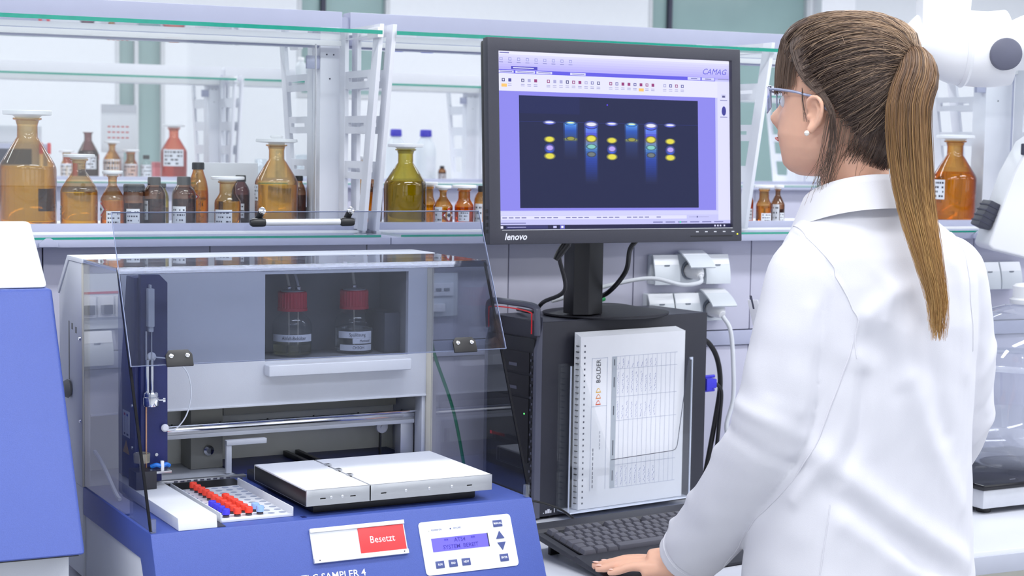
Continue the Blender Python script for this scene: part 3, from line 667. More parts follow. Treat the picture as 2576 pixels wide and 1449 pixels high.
MB().add([(.0555, .338, .060+DK), (.0555, .300, .060+DK), (.0555, .319, .082+DK)], [(0, 1, 2)]).build('warning_triangle', M('warning_yellow', (214, 170, 60), .6), arm)
for z_, y_ in ((.142, .282), (.075, .282)): MB().lathe([(.003, 0), (.0025, .002)], 10, M4=mat4((.0555, y_, z_+DK), (0, -1, 0), (0, 0, 1))).build('screw', m_chrome, arm, smooth=True)
sy = MB(); sy.box(.0705, .0805, .2455, .2578, .270+DK, .330+DK); sy.box(.0725, .0795, .2475, .2578, .262+DK, .270+DK); sy.box(.074, .077, .249, .2578, .330+DK, .336+DK)
sy.build('syringe_drive', M('drive_grey', (206, 210, 216), .45), arm, bevel=.001)
MB().tube([(.0690, .2535, .165+DK), (.0690, .2535, .263+DK)], .0018, 8).build('drive_rod', m_chrome, arm, smooth=True)
MB().tube([(.0775, .252, .172+DK), (.0775, .252, .262+DK)], .0010, 6).build('glass_barrel', m_alu, arm, smooth=True)
for a in (.0705, .0780): MB().tube([(a, .2520, .168+DK), (a, .2520, .218+DK)], .0028, 10).build('guide_shaft', m_chrome, arm, smooth=True)
cp = MB().lathe([(.0115, 0), (.0125, .002), (.0125, .014), (.0110, .015), (.0110, .020), (.0095, .022)], 24, (.0740, .2440, .146+DK)).build('coupler', m_chrome, arm, smooth=True)
MB().tube([(.0860, .2420, .155+DK), (.0915, .2405, .155+DK), (.0920, .2403, .155+DK), (.0955, .2395, .155+DK)], [.0016, .0016, .0042, .0042], 12).build('thumb_screw', m_chrome, cp, smooth=True)
MB().tube([(.0690, .2535, .045+DK), (.0690, .2535, .146+DK)], .0014, 8).build('needle_sheath', M('brass_rod', (206, 160, 130), .3, metal=.6), arm, smooth=True)
kb = MB().lathe([(.0055, 0), (.0062, .001), (.0062, .004), (.004, .006)], 16, M4=mat4((.0995, .2575, .108+DK), (1, 0, 0), (0, 0, 1))).build('tube_port', m_white, arm, smooth=True)
MB().tube(spline([(.1035, .2545, .105+DK), (.118, .252, .107+DK), (.134, .249, .130+DK), (.140, .247, .165+DK), (.132, .247, .198+DK), (.110, .250, .216+DK), (.082, .2515, .222+DK)]), .0011, 6).build('dosing_tube', M('clear_tube', (232, 236, 242), .25), arm, smooth=True)
MB().lathe([(.006, 0), (.0075, .001), (.0075, .003), (.005, .005)], 16, M4=mat4((.078, .2575, .222+DK), (1, 0, 0), (0, 0, 1))).build('tube_port', m_white, arm, smooth=True)
MB().lathe([(.0026, 0), (.0026, .002)], 10, M4=mat4((.0865, .2578, .066+DK), (1, 0, 0), (0, 0, 1))).build('screw', m_chrome, arm, smooth=True)
m_btube = M('blue_silicone', (30, 120, 220), .35)
MB().tube(spline([(.074, .246, .049+DK), (.082, .243, .052+DK), (.090, .242, .050+DK), (.098, .243, .052+DK), (.104, .246, .049+DK)], 5), .0034, 8).build('blue_tube', m_btube, arm, smooth=True)
MB().box(.072, .1055, .2380, .2575, .0385+DK, .0425+DK).build('wash_plate', m_steel, arm, bevel=.0006); MB().box(.0885, .0935, .2385, .2440, .0425+DK, .0585+DK).build('white_clip', m_white, arm, bevel=.0008)
blk = bxm('wash_block', (.0430, .0760, .2200, .2620, .0188, .0470), m_blackm, bevel=.001)
MB().lathe([(.004, .0472), (.004, .058), (.0125, .060), (.0130, .074), (.0120, .0745), (.0115, .0735)], 22, (.0560, .2330, DK), caps=False).build('wash_cup', G('cup_plastic', (.80, .78, .70), .06, haze=.25, hazec=(200, 196, 176)), blk, smooth=True)
MB().lathe([(.0022, .0470), (.0022, .0480)], 10, (.0690, .2280, DK)).build('block_hole', m_chrome, blk)
# drain hose on the left of the deck
MB().tube(spline([(.012, .345, .062+DK), (.016, .31, .045+DK), (.020, .25, .010+DK), (.022, .235, .004+DK)]), .0032, 8).build('drain_hose', M('hose_grey', (190, 196, 206), .4), T, smooth=True)
# left cheek hardware
for a, b in ((.40, .225), (.40, .195)): pass
for y_, z_ in ((.386, .240), (.386, .105)): MB().lathe([(.0034, 0), (.0026, .0022)], 12, M4=mat4((-.0002, y_, z_+DK), (0, -1, 0), (0, 0, 1))).build('cheek_screw', m_chrome, T, smooth=True)
sl = MB(); sl.box(-.0008, .0, .455, .459, .165+DK, .262+DK); sl.box(-.0008, .0, .432, .440, .250+DK, .260+DK); sl.box(-.0008, .0, .408, .416, .246+DK, .256+DK)
sl.build('port_slots', m_taupe, T); MB().lathe([(.012, 0), (.016, .004), (.012, .012)], 18, M4=mat4((0, .452, .150+DK), (0, -1, 0), (0, 0, 1))).build('side_plug', m_taupe, T, smooth=True)
# smoked hood: side sheets, top, upper front, folded lower flap
m_hood = G('smoked_hood_sheet', (.82, .835, .875), .026, haze=.004)
m_hedge = M('sheet_edge_dark', (14, 15, 22), .6, var=.2, spec=.15); m_hedgel = M('sheet_edge_light', (150, 160, 190), .15, var=.1)
FT, FV = .3665, .1690                        # hood front top edge (height, depth)
sidep = [(D_-.006, .003), (.006, .003), (FV+.003, FT), (D_-.006, FT)]
for a, b in ((.0005, .0035), (W_-.0035, W_-.0005)):
    s_ = MB().prism(pr(sidep), 'x', a, b).build('hood_side', m_hood, T)
    MB().prism(pr([(.0035, .003), (.0070, .003), (FV+.0040, FT), (FV+.0005, FT)]), 'x', a-.0004, b+.0004).build('hood_edge', m_hedge, s_)
    MB().prism(pr([(FV+.004, FT-.0028), (FV+.004, FT+.0004), (D_-.006, FT+.0004), (D_-.006, FT-.0028)]), 'x', a-.0003, b+.0003).build('hood_top_edge', m_hedgel, s_)
ht = MB().prism(pr([(FV+.002, FT), (D_-.0065, FT), (D_-.0065, FT+.003), (FV, FT+.003)]), 'x', .0, W_).build('hood_top', m_hood, T)
MB().prism(pr([(FV-.006, FT-.006), (FV+.001, FT+.0035), (FV+.004, FT+.0035), (FV-.002, FT-.007)]), 'x', .0, W_).build('hood_bend', G('hood_bend_dark', (.30, .34, .48), .06), T)
HM = (.104, .2285)                           # fold line
dv, dw = FV-HM[0], FT-HM[1]; ln = math.hypot(dv, dw); tv, tw = dv/ln, dw/ln; nv, nw = -tw, tv
def sheet(name, p0, length, th, u0, u1, mat): 
    q = [(p0[0], p0[1]), (p0[0]+tv*length, p0[1]+tw*length)]
    poly = [q[0], q[1], (q[1][0]+nv*th, q[1][1]+nw*th), (q[0][0]+nv*th, q[0][1]+nw*th)]
    return MB().prism(pr(poly), 'x', u0, u1).build(name, mat, T)
sheet('upper_front', HM, ln-.004, .003, 0, W_, m_hood)
f0 = (HM[0]+nv*.0075, HM[1]+nw*.0075-.003)
fl = sheet('folded_flap', f0, .245, .003, 0, W_, m_hood); fl['label'] = 'smoked front flap folded up, with rod handle'
def flp(s, off=0.): return (f0[0]+tv*s+nv*off, f0[1]+tw*s+nw*off)
for a, b in ((-.0006, .0002), (W_-.0002, W_+.0006)):
    p, q = flp(0), flp(.245); MB().prism(pr([p, q, (q[0]+nv*.003, q[1]+nw*.003), (p[0]+nv*.003, p[1]+nw*.003)]), 'x', a, b).build('flap_edge', m_hedgel, fl)
for s in (.0, .2445):
    p = flp(s); MB().prism(pr([p, (p[0]+tv*.0008, p[1]+tw*.0008), (p[0]+tv*.0008+nv*.003, p[1]+tw*.0008+nw*.003), (p[0]+nv*.003, p[1]+nw*.003)]), 'x', 0, W_).build('flap_edge', m_hedgel, fl)
# hinges on the fold
for a in (.0725, .548):
    p = flp(.008, .0034); hM = mat4((a, p[0], p[1]+DK), (1, 0, 0), (0, tv, tw)) 
    w = .0205; h = MB().prism([(-w, -.012), (w, -.012), (w, .006), (w*.72, .0135), (-w*.72, .0135), (-w, .006)], 'z', .0, .004, hM).build('hinge', m_black, fl, bevel=.001)
    for k in (-1, 1): MB().lathe([(.0034, .004), (.0034, .0052), (.002, .0058)], 14, M4=hM @ Matrix.Translation((k*.0125, .004, 0))).build('hinge_screw', m_chrome, h, smooth=True)
# rod handle
hp = flp(.221, .016)
rod = MB().tube([(.236, hp[0], hp[1]+DK), (.362, hp[0], hp[1]+DK)], .0052, 14).build('handle_rod', m_alu, fl, smooth=True)
for a, e in ((.224, -1), (.374, 1)):
    MB().tube([(a-.012*(1), hp[0], hp[1]+DK), (a-.008, hp[0], hp[1]+DK), (a+.008, hp[0], hp[1]+DK), (a+.012, hp[0], hp[1]+DK)], [.0045, .0068, .0068, .0060], 12).build('rod_end', m_black, rod, smooth=True)
    q0 = flp(.222, .003); q1 = flp(.241, .030)
    ks = MB().tube([(a+.003, flp(.226, .003)[0], flp(.226, .003)[1]+DK), (a+.008, flp(.238, .02)[0], flp(.238, .02)[1]+DK)], .0054, 12).build('rod_stud', m_black, rod, smooth=True)
    p = flp(.2385, .021); MB().lathe([(.0058, 0), (.0058, .0015), (.004, .002)], 16, M4=mat4((a+.0083, p[0], p[1]+DK), (1, 0, 0), (0, .3, .95))).build('stud_face', m_chrome, ks, smooth=True)
for a in (.0035, W_-.0035): MB().box(a-.006 if a > .3 else a-.001, a+.001 if a > .3 else a+.006, .004, .012, DK+.0005, DK+.020).build('hood_clip', G('clip_clear', (.75, .78, .84), .08, haze=.1), T)
# front panel: sign, keypad, lettering   (x = u, y = along the slope upwards)
sn = math.sqrt(1+KS*KS); FPM = mat4((0, 0, DK), (1, 0, 0), (0, KS/sn, 1/sn))       # origin on the deck edge, +y up the slope
FPn = FPM
def fpb(name, u0, u1, s0, s1, z0, z1, mat, parent=T, bevel=.0006): return MB().box(u0, u1, -s1, -s0, z0, z1, FPM).build(name, mat, parent, bevel=bevel)
sg = fpb('status_sign', .2385, .3925, .0155, .0675, .0004, .0030, m_whitec)
fpb('sign_rail', .2385, .3925, .0155, .0215, .0030, .0060, m_white, sg); fpb('sign_rail', .2385, .3925, .0605, .0675, .0030, .0060, m_white, sg)
rs = fpb('red_slider', .3150, .3905, .0218, .0602, .0030, .0042, M('red_plastic', (226, 62, 66), .5, var=.05), sg)
text('sign_text', 'Besetzt', .0152, m_ptxt, rs, FPM @ Matrix.Translation((.3525, -.0415, .0045)), width=.92)
for a, b in ((.247, .064), (.385, .064)): MB().lathe([(.0011, .0060), (.0011, .0064)], 8, (0, 0, 0), M4=FPM @ Matrix.Translation((a, -b, 0))).build('rail_screw', m_seam, sg)
n = 6; rc = .006; pts = []
for (cx, cy, a0) in ((.572, -.028, 0), (.423, -.028, 90), (.423, -.099, 180), (.572, -.099, 270)):
    for k in range(n+1): a = R(a0+90*k/n); pts.append((cx+rc*math.cos(a), cy+rc*math.sin(a)))
kp = MB().prism(pts, 'z', .0003, .0014, FPM).build('keypad', m_whitec, T)
m_key = M('keypad_blue', (70, 82, 140), .5); m_lcd = M('lcd_backlight', (92, 84, 214), .3, emit=.55); m_lcdt = M('lcd_text', (58, 46, 150), .4)
lc = fpb('lcd', .4345, .5310, .0490, .0700, .0014, .0018, m_lcd, kp, 0)
fpb('lcd_frame', .5312, .5325, .0488, .0700, .0014, .0024, m_seam, kp, 0)
for i, line in enumerate(('**    ATS4    **', 'SYSTEM  BEREIT')): text('lcd_text', line, .0088, m_lcdt, lc, FPM @ Matrix.Translation((.4828, -.0545-.0100*i, .0020)), width=1.0, bold=.0001)
def key(name, u0, u1, s0, s1, body):
    k = fpb(name, u0, u1, s0, s1, .0014, .0024, m_key, kp, .0004); text('key_text', body, .0045, m_ptxt, k, FPM @ Matrix.Translation(((u0+u1)/2, -(s0+s1)/2, .0026)), width=.8, bold=.0001)
for u, b in ((.435, 'RUN'), (.4575, 'END'), (.480, 'NEXT')): key('button', u, u+.0145, .0845, .0955, b)
key('button', .5450, .5610, .0305, .0410, 'MANUAL'); key('button', .5465, .5615, .0845, .0960, 'ENTER')
MB().prism([(.546, -.0598), (.5605, -.0598), (.5533, -.0478)], 'z', .0014, .0024, FPM).build('arrow_button', m_key, kp); MB().prism([(.5468, -.0658), (.5612, -.0658), (.5540, -.0782)], 'z', .0014, .0024, FPM).build('arrow_button', m_key, kp)
MB().lathe([(.0011, .0014), (.0011, .0022)], 8, M4=FPM @ Matrix.Translation((.4335, -.0365, 0))).build('led', m_cream, kp); MB().lathe([(.0011, .0014), (.0011, .0022)], 8, M4=FPM @ Matrix.Translation((.470, -.0362, 0))).build('led', m_key, kp)
text('led_text', 'POWER ON', .0040, m_key, kp, FPM @ Matrix.Translation((.446, -.0362, .0017)), width=.85); text('led_text', 'ON LINE', .0040, m_key, kp, FPM @ Matrix.Translation((.4815, -.0360, .0017)), width=.85)
text('lettering', 'TLC SAMPLER 4', .0150, m_ptxt, T, FPM @ Matrix.Translation((.3190, -.0885, .0006)), align='RIGHT', bold=.00012)

def on(u, v, w, o=T):                         # sampler-local point -> world
    c, s = math.cos(R(3.77)), math.sin(R(3.77)); return (SX+u*c-v*s, SY+u*s+v*c, SZ+DK+w)
# solvent bottles in the bay (stand on the bay floor)
m_rcap = M('red_screw_cap', (200, 26, 58), .4, var=.06)
def bay_bottle(u, v, rot, lines, label, col, level):
    t = thing('solvent_bottle', label, 'bottle', on(u, v, .1902), R(3.77+rot), 'red capped bottles in the sampler bay'); D, H = .070, .096
    pr_ = [(.031, 0), (.035, .003), (.035, .048), (.0345, .054), (.030, .064), (.023, .071), (.0175, .075), (.0165, .079), (.0165, .096)]
    MB().lathe(pr_, 40).build('glass', G('glass_clear', (.93, .95, .95), .06), t, smooth=True, angle=50)
    MB().lathe([(r*.94, max(z, .002)) for r, z in pr_ if z < level]+[(.033, level)], 36).build('liquid', LQ('liquid_'+col, {'yellowish': (.93, .92, .72), 'water': (.96, .97, .97)}[col]), t, smooth=True)
    vs = []; fs = []; n = 56
    for zz, rr, kn in ((.078, .0262, 0), (.083, .0262, 0), (.083, .0248, 1), (.1095, .0248, 1), (.1115, .0235, 0)):
        for k in range(n): a = 2*math.pi*k/n; q = rr*(1+(.022 if k % 2 else -.022)*kn); vs.append((q*math.cos(a), q*math.sin(a), zz))
    for i in range(4):
        for k in range(n): fs.append((i*n+k, i*n+(k+1) % n, (i+1)*n+(k+1) % n, (i+1)*n+k))
    fs.append(tuple(4*n+k for k in range(n))); fs.append(tuple(range(n))[::-1])
    cpo = MB().add(vs, fs).build('cap', m_rcap, t, smooth=True, angle=20)
    MB().lathe([(.0200, .1116), (.0200, .1128), (.012, .1132)], 28).build('cap_insert', m_cab, cpo, smooth=True)
    for k, (tx, bend) in enumerate(lines[1]):
        MB().lathe([(.0048, .1132), (.0052, .119), (.0036, .121)], 12, (tx, 0, 0)).build('fitting', m_chrome, cpo, smooth=True)
        MB().tube(spline([(tx, 0, .120), (tx+bend*.3, .0, .130), (tx+bend, .004, .1475)]), .0026, 8).build('tube', m_alu if k else m_cream, cpo, smooth=True)
        MB().tube([(tx, 0, .004), (tx, 0, .112)], .0014, 6).build('dip_tube', m_cream, t, smooth=True)
    for (z0, z1, a0, a1, body) in lines[0]:
        p = arc_patch(.0353, a0, a1, z0, z1, 12).build('paper_label', m_label, t, smooth=True)
        if body:
            am = (a0+a1)/2+.1; me = text_mesh(body, (z1-z0)*.72, width=.82)
            for v_ in me.vertices: a = am+v_.co.x/.0355; v_.co = Vector((.0356*math.sin(a), -.0356*math.cos(a), (z0+z1)/2+v_.co.y))
            me.materials.append(m_print); obj('label_text', me, p)
bay_bottle(.3730+.012, .440, -21, ([(.026, .0385, -1.2, 1.2, 'Abfall-Beh\u00e4lter')], [(-.006, -.006), (.010, -.008)]), 'red capped bottle with waste container label in sampler bay', 'yellowish', .020)
bay_bottle(.4900+.012, .440, -21, ([(.028, .040, -.9, 1.0, 'Sp\u00fcll\u00f6sung'), (.0185, .0278, -.1, 1.0, 'Methanol'), (.006, .0165, -.8, 1.0, 'CH3OH')], [(.0, -.004)]), 'red capped bottle with rinsing solution label in sampler bay', 'water', .044)
# vials in the tray
m_vred = M('vial_cap_red', (236, 66, 46), .35, var=.05); m_vblue = M('vial_cap_violet_blue', (64, 58, 214), .35, var=.05); m_vpale = M('vial_cap_pale_blue', (150, 186, 244), .35, var=.05); m_vglass = M('vial_neck_dark', (70, 60, 66), .2)
def vial_proto(nm, lab, capm, loc, grp):
    t = thing('sample_vial', lab, 'vial', loc, 0, grp)
    MB().lathe([(.0050, -.003), (.0050, .0025), (.0036, .0034), (.0036, .0042)], 14).build('neck', m_vglass, t, smooth=True)
    MB().lathe([(.0052, .0036), (.0060, .0042), (.0060, .0112), (.0054, .0124), (.0030, .0126), (.0028, .0120)], 18).build('cap', capm, t, smooth=True, angle=50)
    return t
ORD = ('nearest', 'second', 'third', 'fourth', 'fifth', 'sixth', 'seventh', 'eighth', 'ninth', 'tenth', 'eleventh')
for col, cm, nm, rows, lane in ((0, m_vblue, 'violet blue', 4, 'lane beside the white cover'), (1, m_vred, 'red', 11, 'long red lane'), (2, m_vred, 'red', 6, 'short red lane'), (3, m_vpale, 'pale blue', 2, 'short pale blue lane')):
    proto = None
    for j in range(rows):
        loc = on(.1300+col*.0178, .0510+j*.0210, .0034); lb = '%s capped vial, %s from the tray front in the %s' % (nm, ORD[j], lane)
        if proto is None: proto = vial_proto('v', lb, cm, loc, nm+' capped vials in the tray')
        else: c = copy_tree(proto); c.location = loc; c['label'] = lb

# ------------------------------------------------------------------ left instrument
t = thing('plate_scanner', 'blue and white wedge shaped instrument standing at the left edge', 'instrument', (.20, 2.65, .78), R(1.5))
def lw(poly): return [(y-2.65, z-.78) for y, z in poly]
MB().prism(lw([(2.386, .914), (2.609, 1.274), (2.785, 1.274), (2.785, .914)]), 'x', -.30, .246).build('blue_body', m_blue, t, bevel=.006, seg=3)
MB().prism(lw([(2.616, 1.2745), (2.752, 1.3685), (2.785, 1.3685), (2.785, 1.2745)]), 'x', -.30, .242).build('white_hood', m_white, t, bevel=.008, seg=3)
MB().prism(lw([(2.428, .786), (2.428, .909), (2.77, .909), (2.77, .786)]), 'x', -.28, .232).build('grey_base', m_cab, t, bevel=.004)
MB().prism(lw([(2.402, .9092), (2.402, .9145), (2.78, .9145), (2.78, .9092)]), 'x', -.29, .240).build('shadow_gap', m_black, t)
for a, b in ((-.24, 2.47), (.19, 2.47), (-.24, 2.73), (.19, 2.73)): MB().lathe([(.015, 0), (.017, .003), (.015, .0065)], 14, (a, b-2.65, 0)).build('rubber_foot', m_black, t, smooth=True)

# ------------------------------------------------------------------ computer tower
TR = R(10.65); TW = thing('computer_tower', 'black computer tower carrying the monitor, its side towards the viewer', 'computer', (1.403, 2.902, .78), TR)
TL, TWd, TH = .436, .175, .385                # length along x, width along y, height
m_pc = M('pc_side_black', (44, 45, 56), .5, var=.06, nscale=80, bump=.08, bscale=900); m_pct = M('pc_top_dark', (62, 64, 78), .4, var=.05); m_pcf = M('pc_front_black', (24, 25, 32), .45, var=.1, bump=.2, bscale=1500); m_pcb = M('pc_bezel_grey', (86, 88, 104), .4, var=.05)
MB().box(.014, TL, .0, TWd, .006, TH).build('case', m_pc, TW, bevel=.002); MB().box(.016, TL-.002, .002, TWd-.002, TH, TH+.0012).build('top_cover', m_pct, TW)
fr = MB(); fr.prism([(0, .004), (.0, .330), (.012, .372), (.014, .395), (.0145, .004)], 'y', .0, .010); fr.prism([(0, .004), (.0, .330), (.012, .372), (.014, .395), (.0145, .004)], 'y', TWd-.010, TWd)
fr.build('front_bezel_sides', m_pcb, TW, bevel=.001)
MB().box(.001, .0135, .0102, TWd-.0102, .006, .352).build('front_panel', m_pcf, TW, bevel=.001)
hd = MB(); hd.tube(spline([(.006, .006, .36), (.004, .006, .398), (.006, .016, .414), (.008, TWd/2, .416), (.006, TWd-.016, .414), (.004, TWd-.006, .398), (.006, TWd-.006, .36)], 6), .0065, 10)
hd.build('carry_handle', m_pcb, TW, smooth=True)
rl = MB().tube(spline([(-.0015, .0155, .362), (-.0018, .0155, .394), (-.0015, .022, .4035), (-.0010, TWd/2, .4065), (-.0015, TWd-.022, .4035), (-.0018, TWd-.0155, .394), (-.0015, TWd-.0155, .362)], 6), .0014, 6).build('red_trim', M('red_trim', (230, 40, 50), .4), TW, smooth=True)
for z0, z1 in ((.285, .325), (.240, .280), (.11, .235)):
    d = MB().box(-.0012, .0006, .022, TWd-.030, z0, z1).build('drive_cover', m_black, TW, bevel=.0008)
    if z1-z0 < .05: MB().box(-.0022, -.0012, TWd*.35, TWd*.5, z0+.010, z0+.016).build('eject_button', m_pcb, d)
for r_ in range(26):                          # punched front grille
    for c_ in range(2): MB().box(-.0006, .0008, .0118+c_*.0045, .0145+c_*.0045, .020+r_*.012, .0245+r_*.012).build('grille_slot', m_pcb if (r_+c_) % 2 else m_black, TW)
MB().lathe([(.0016, 0), (.0016, .001)], 8, M4=mat4((-.001, .035, .205), (0, -1, 0), (0, 0, 1))).build('power_led', M('led_green', (90, 220, 110), .4, emit=1.5), TW)
MB().box(-.0012, -.0004, .10, .15, .150, .156).build('red_badge', M('red_badge', (214, 30, 44), .4), TW)
ik = Ink(); [ik.rect(.022+a, .022+a+w, .012, .012+h, (214, 216, 226)) for a, w, h in ((0, .002, .002), (.005, .004, .006), (.010, .006, .008), (.017, .003, .005), (.026, .002, .008))]; ik.build('case_print', m_ink, TW, mat4((0, -.0006, 0), (1, 0, 0), (0, 0, 1)))
for a, b in ((.04, .02), (.40, .02), (.04, .155), (.40, .155)): MB().lathe([(.010, 0), (.012, .002), (.010, .006)], 12, (a, b, 0)).build('rubber_foot', m_black, TW, smooth=True)
MB().box(TL, TL+.004, .02, .15, .03, .36).build('rear_plate', m_alu, TW, bevel=.001)
def tw(x, y, z): c, s = math.cos(TR), math.sin(TR); return (1.403+x*c-y*s, 2.902+x*s+y*c, .78+z)
# clear holder on the tower's side and the spiral record pad in it
m_acr = G('acrylic_clear', (.975, .98, .985), .04, haze=.008); m_acre = M('acrylic_edge', (214, 222, 240), .1, var=.05)
H_ = thing('document_holder', 'clear acrylic pocket fixed to the side of the computer tower', 'holder', tw(.055, -.001, .018), TR)
MB().box(0, .306, -.004, -.001, .0, .285).build('back_sheet', m_acr, H_)
fs_ = [(0, 0), (.306, 0), (.306, .285), (.296, .285), (.270, .105), (.258, .098), (.10, .094), (.02, .285), (0, .285)]
MB().prism(fs_, 'y', -.042, -.0395).build('front_sheet', m_acr, H_)
MB().prism([(.298, .285), (.306, .285), (.306, 0), (.304, 0), (.304, .280), (.300, .280)], 'y', -.0423, -.0393).build('sheet_edge', m_acre, H_)
MB().tube([(.2965, -.0408, .284), (.2705, -.0408, .108), (.266, -.0408, .100), (.258, -.0408, .098), (.10, -.0408, .094)], .0007, 6).build('cutout_edge', m_seam, H_)
MB().box(0, .306, -.042, -.001, -.003, 0).build('floor_sheet', m_acre, H_, bevel=.0005)
MB().box(-.003, 0, -.042, -.001, -.003, .285).build('side_sheet', m_acr, H_); MB().box(-.0032, -.0026, -.0425, -.0385, -.003, .285).build('sheet_edge', m_acre, H_); MB().box(.306, .3085, -.042, -.001, -.003, .285).build('side_sheet', m_acr, H_)
N_ = thing('record_pad', 'white spiral bound record sheets in the clear pocket', 'notepad', tw(.080, -.010, .019), TR)
for k in range(7): MB().box(0, .266-.0014*k, -.0248+k*.0030, -.0226+k*.0030, 0, .338+.0012*k).build('sheet', m_paper, N_, bevel=.0004)
for k in range(28): MB().lathe([(.0038, -.0006), (.0050, -.0006), (.0050, .0006), (.0038, .0006)], 8, M4=mat4((.001, -.0160, .012+k*.0114), (1, 0, 0), (0, 1, 0))).build('spiral_ring', m_black, N_)
ik = Ink(); g1 = (176, 184, 206); rnd = random.Random(3)
for k in range(28): ik.rect(.0085, .0118, .0105+k*.0114, .0140+k*.0114, (70, 72, 90))
ik.rect(.028, .0288, .035, .295, g1); ik.rect(.066, .0668, .035, .295, g1); ik.rect(.028, .066, .294, .2948, g1); ik.rect(.028, .066, .200, .2008, g1)
ik.rect(.078, .090, .035, .295, (178, 186, 196))
for k in range(13): ik.rect(.098+k*.0118, .0985+k*.0118, .035, .295, g1)
for z in (.035, .080, .168, .215, .270, .295): ik.rect(.078, .246, z, z+.0006, g1)
for (za, zb, n) in ((.272, .290, 9), (.222, .266, 9), (.172, .208, 9), (.040, .076, 9)):       # handwritten columns
    for c_ in range(n):
        x = .093+c_*.0118; z = za
        while z < zb-rnd.uniform(0, .012): 
            dz = rnd.uniform(.0015, .0045); xo = rnd.uniform(-.0018, .0018); ik.poly([(x+xo, z), (x+xo+.0008, z), (x+xo+.0024, z+dz), (x+xo+.0016, z+dz)], (120, 128, 190), 2); z += dz+rnd.uniform(.0006, .002)
for z, h in ((.05, .02), (.10, .03), (.18, .018), (.235, .02), (.278, .012)): ik.rect(.0826, .0850, z, z+h, (80, 84, 96), 2)
for z in (.04, .05, .058, .066, .076, .084, .095, .104, .112): ik.rect(.0335, .0352, z, z+.006, (90, 94, 110), 2)
for z in (.115, .122, .130, .138, .146): ik.rect(.050, .0514, z, z+.005, (150, 154, 170), 2)
IM = mat4((0, -.0251, 0), (1, 0, 0), (0, 0, 1)); pg = N_
ik.build('form_print', m_ink, N_, IM)
lg = Ink()
for k, c_ in enumerate(((222, 84, 40), (232, 134, 40), (238, 186, 60))):
    zc = .2075+k*.012; n = 12; o = [(.045-.006*1, zc-.005)]; 
    pts = [(.0385+.0130*(i/10.), zc-.0045+.009*math.sin(math.pi*i/10.)) for i in range(11)]; pin = [(.0405+.0090*(i/10.), zc-.0025+.0052*math.sin(math.pi*i/10.)) for i in range(11)]
    lg.poly(pts, c_, 2); lg.poly(pin, (240, 242, 248), 3)
lg.build('logo_shapes', m_ink, N_, IM)
text('logo_text', 'BOLDER', .0150, M('print_charcoal', (52, 52, 60), .6), N_, IM @ mat4((.0450, .2690, .0003), (0, 1, 0), (-1, 0, 0)), width=.82)

# ------------------------------------------------------------------ monitor
MR = R(3.3); mc = Vector((1.494, 2.760, 1.509)); MW, MH = .2720, .1830
Mo = thing('monitor', 'black widescreen monitor showing a chromatography plate image', 'monitor', (1.590, 2.985, 1.1665), MR)
loc = Mo.location; cR, sR = math.cos(MR), math.sin(MR)
def to_mo(p): d = Vector(p)-loc; return Vector((d.x*cR+d.y*sR, -d.x*sR+d.y*cR, d.z))
mcl = to_mo(mc); TILT = R(3.5)
SM = Matrix.Translation(mcl) @ Matrix.Rotation(-TILT, 4, 'X') @ mat4((0, 0, 0), (1, 0, 0), (0, 0, 1))     # local x right, y up, z towards the viewer
m_bez = M('monitor_bezel', (52, 53, 64), .45, var=.08, nscale=200, bump=.15, bscale=1200)
bz = MB().frame((-MW, MW, -MH, MH), [(-MW+.0225, MW-.0200, -MH+.0265, MH-.0225)], 'z', -.012, .006); bz.v = [tuple(SM @ Vector(v)) for v in bz.v]; bz.build('bezel', m_bez, Mo, bevel=.002)
MB().box(-MW+.003, MW-.003, -MH+.003, MH-.003, -.030, -.0122, SM).build('back_cover', m_black, Mo, bevel=.006); MB().box(-.13, .13, -.11, .11, -.052, -.0302, SM).build('rear_bulge', m_black, Mo, bevel=.01)
x0, x1, y0, y1 = -MW+.0225, MW-.0200, -MH+.0265, MH-.0225; sw, sh = x1-x0, y1-y0
ik = Ink(); q = lambda fx, fy: (x0+sw*fx, y1-sh*fy)
def rc_(fx0, fx1, fy0, fy1, c, lay=1): a, b = q(fx0, fy1), q(fx1, fy0); ik.rect(a[0], b[0], a[1], b[1], c, lay)
rc_(0, 1, 0, 1, (196, 196, 244), 0)
n = 8
for i in range(n): rc_(0, 1, i*.115/n, (i+1)*.115/n, (224-i*7, 224-i*8, 252-i*1), 1)
rc_(0, 1, .0, .018, (232, 232, 252), 2); rc_(.012, .05, .006, .012, (130, 130, 190), 3)
for i in range(9): a = .012+i*.0355; rc_(a, a+.012, .035, .052, (150, 150, 214), 2); rc_(a+.002, a+.010, .038, .049, (206, 206, 250), 3); rc_(a-.002, a+.014, .060, .064, (140, 140, 200), 2)
rc_(.058, .165, .083, .100, (76, 70, 190), 2); rc_(.066, .150, .089, .094, (220, 220, 250), 3)
rc_(0, .935, .103, .124, (98, 92, 226), 2)
for a, b in ((.004, .068), (.075, .155), (.160, .225), (.300, .365)): rc_(a, b, .107, .121, (214, 214, 250), 3); rc_(a+.008, b-.006, .112, .116, (120, 120, 190), 4)
for a, b in ((.810, .868), (.874, .932)): rc_(a, b, .104, .121, (206, 206, 248), 3); rc_(a+.015, b-.015, .110, .115, (110, 110, 180), 4)
rc_(.0, .945, .124, .222, (226, 226, 250), 2)
rnd = random.Random(5)
for i in range(30):
    a = .020+i*.0262
    if i in (2, 6, 16, 25): continue
    c = rnd.choice(((120, 120, 180), (150, 60, 120), (70, 70, 150), (170, 170, 214), (60, 60, 120))); rc_(a, a+.012, .152, .170, c, 3); rc_(a+.003, a+.009, .156, .166, (226, 226, 250), 4) if rnd.random() < .5 else None
    for k in range(2): rc_(a-.002, a+.013, .182+k*.009, .185+k*.009, (150, 150, 200), 3)
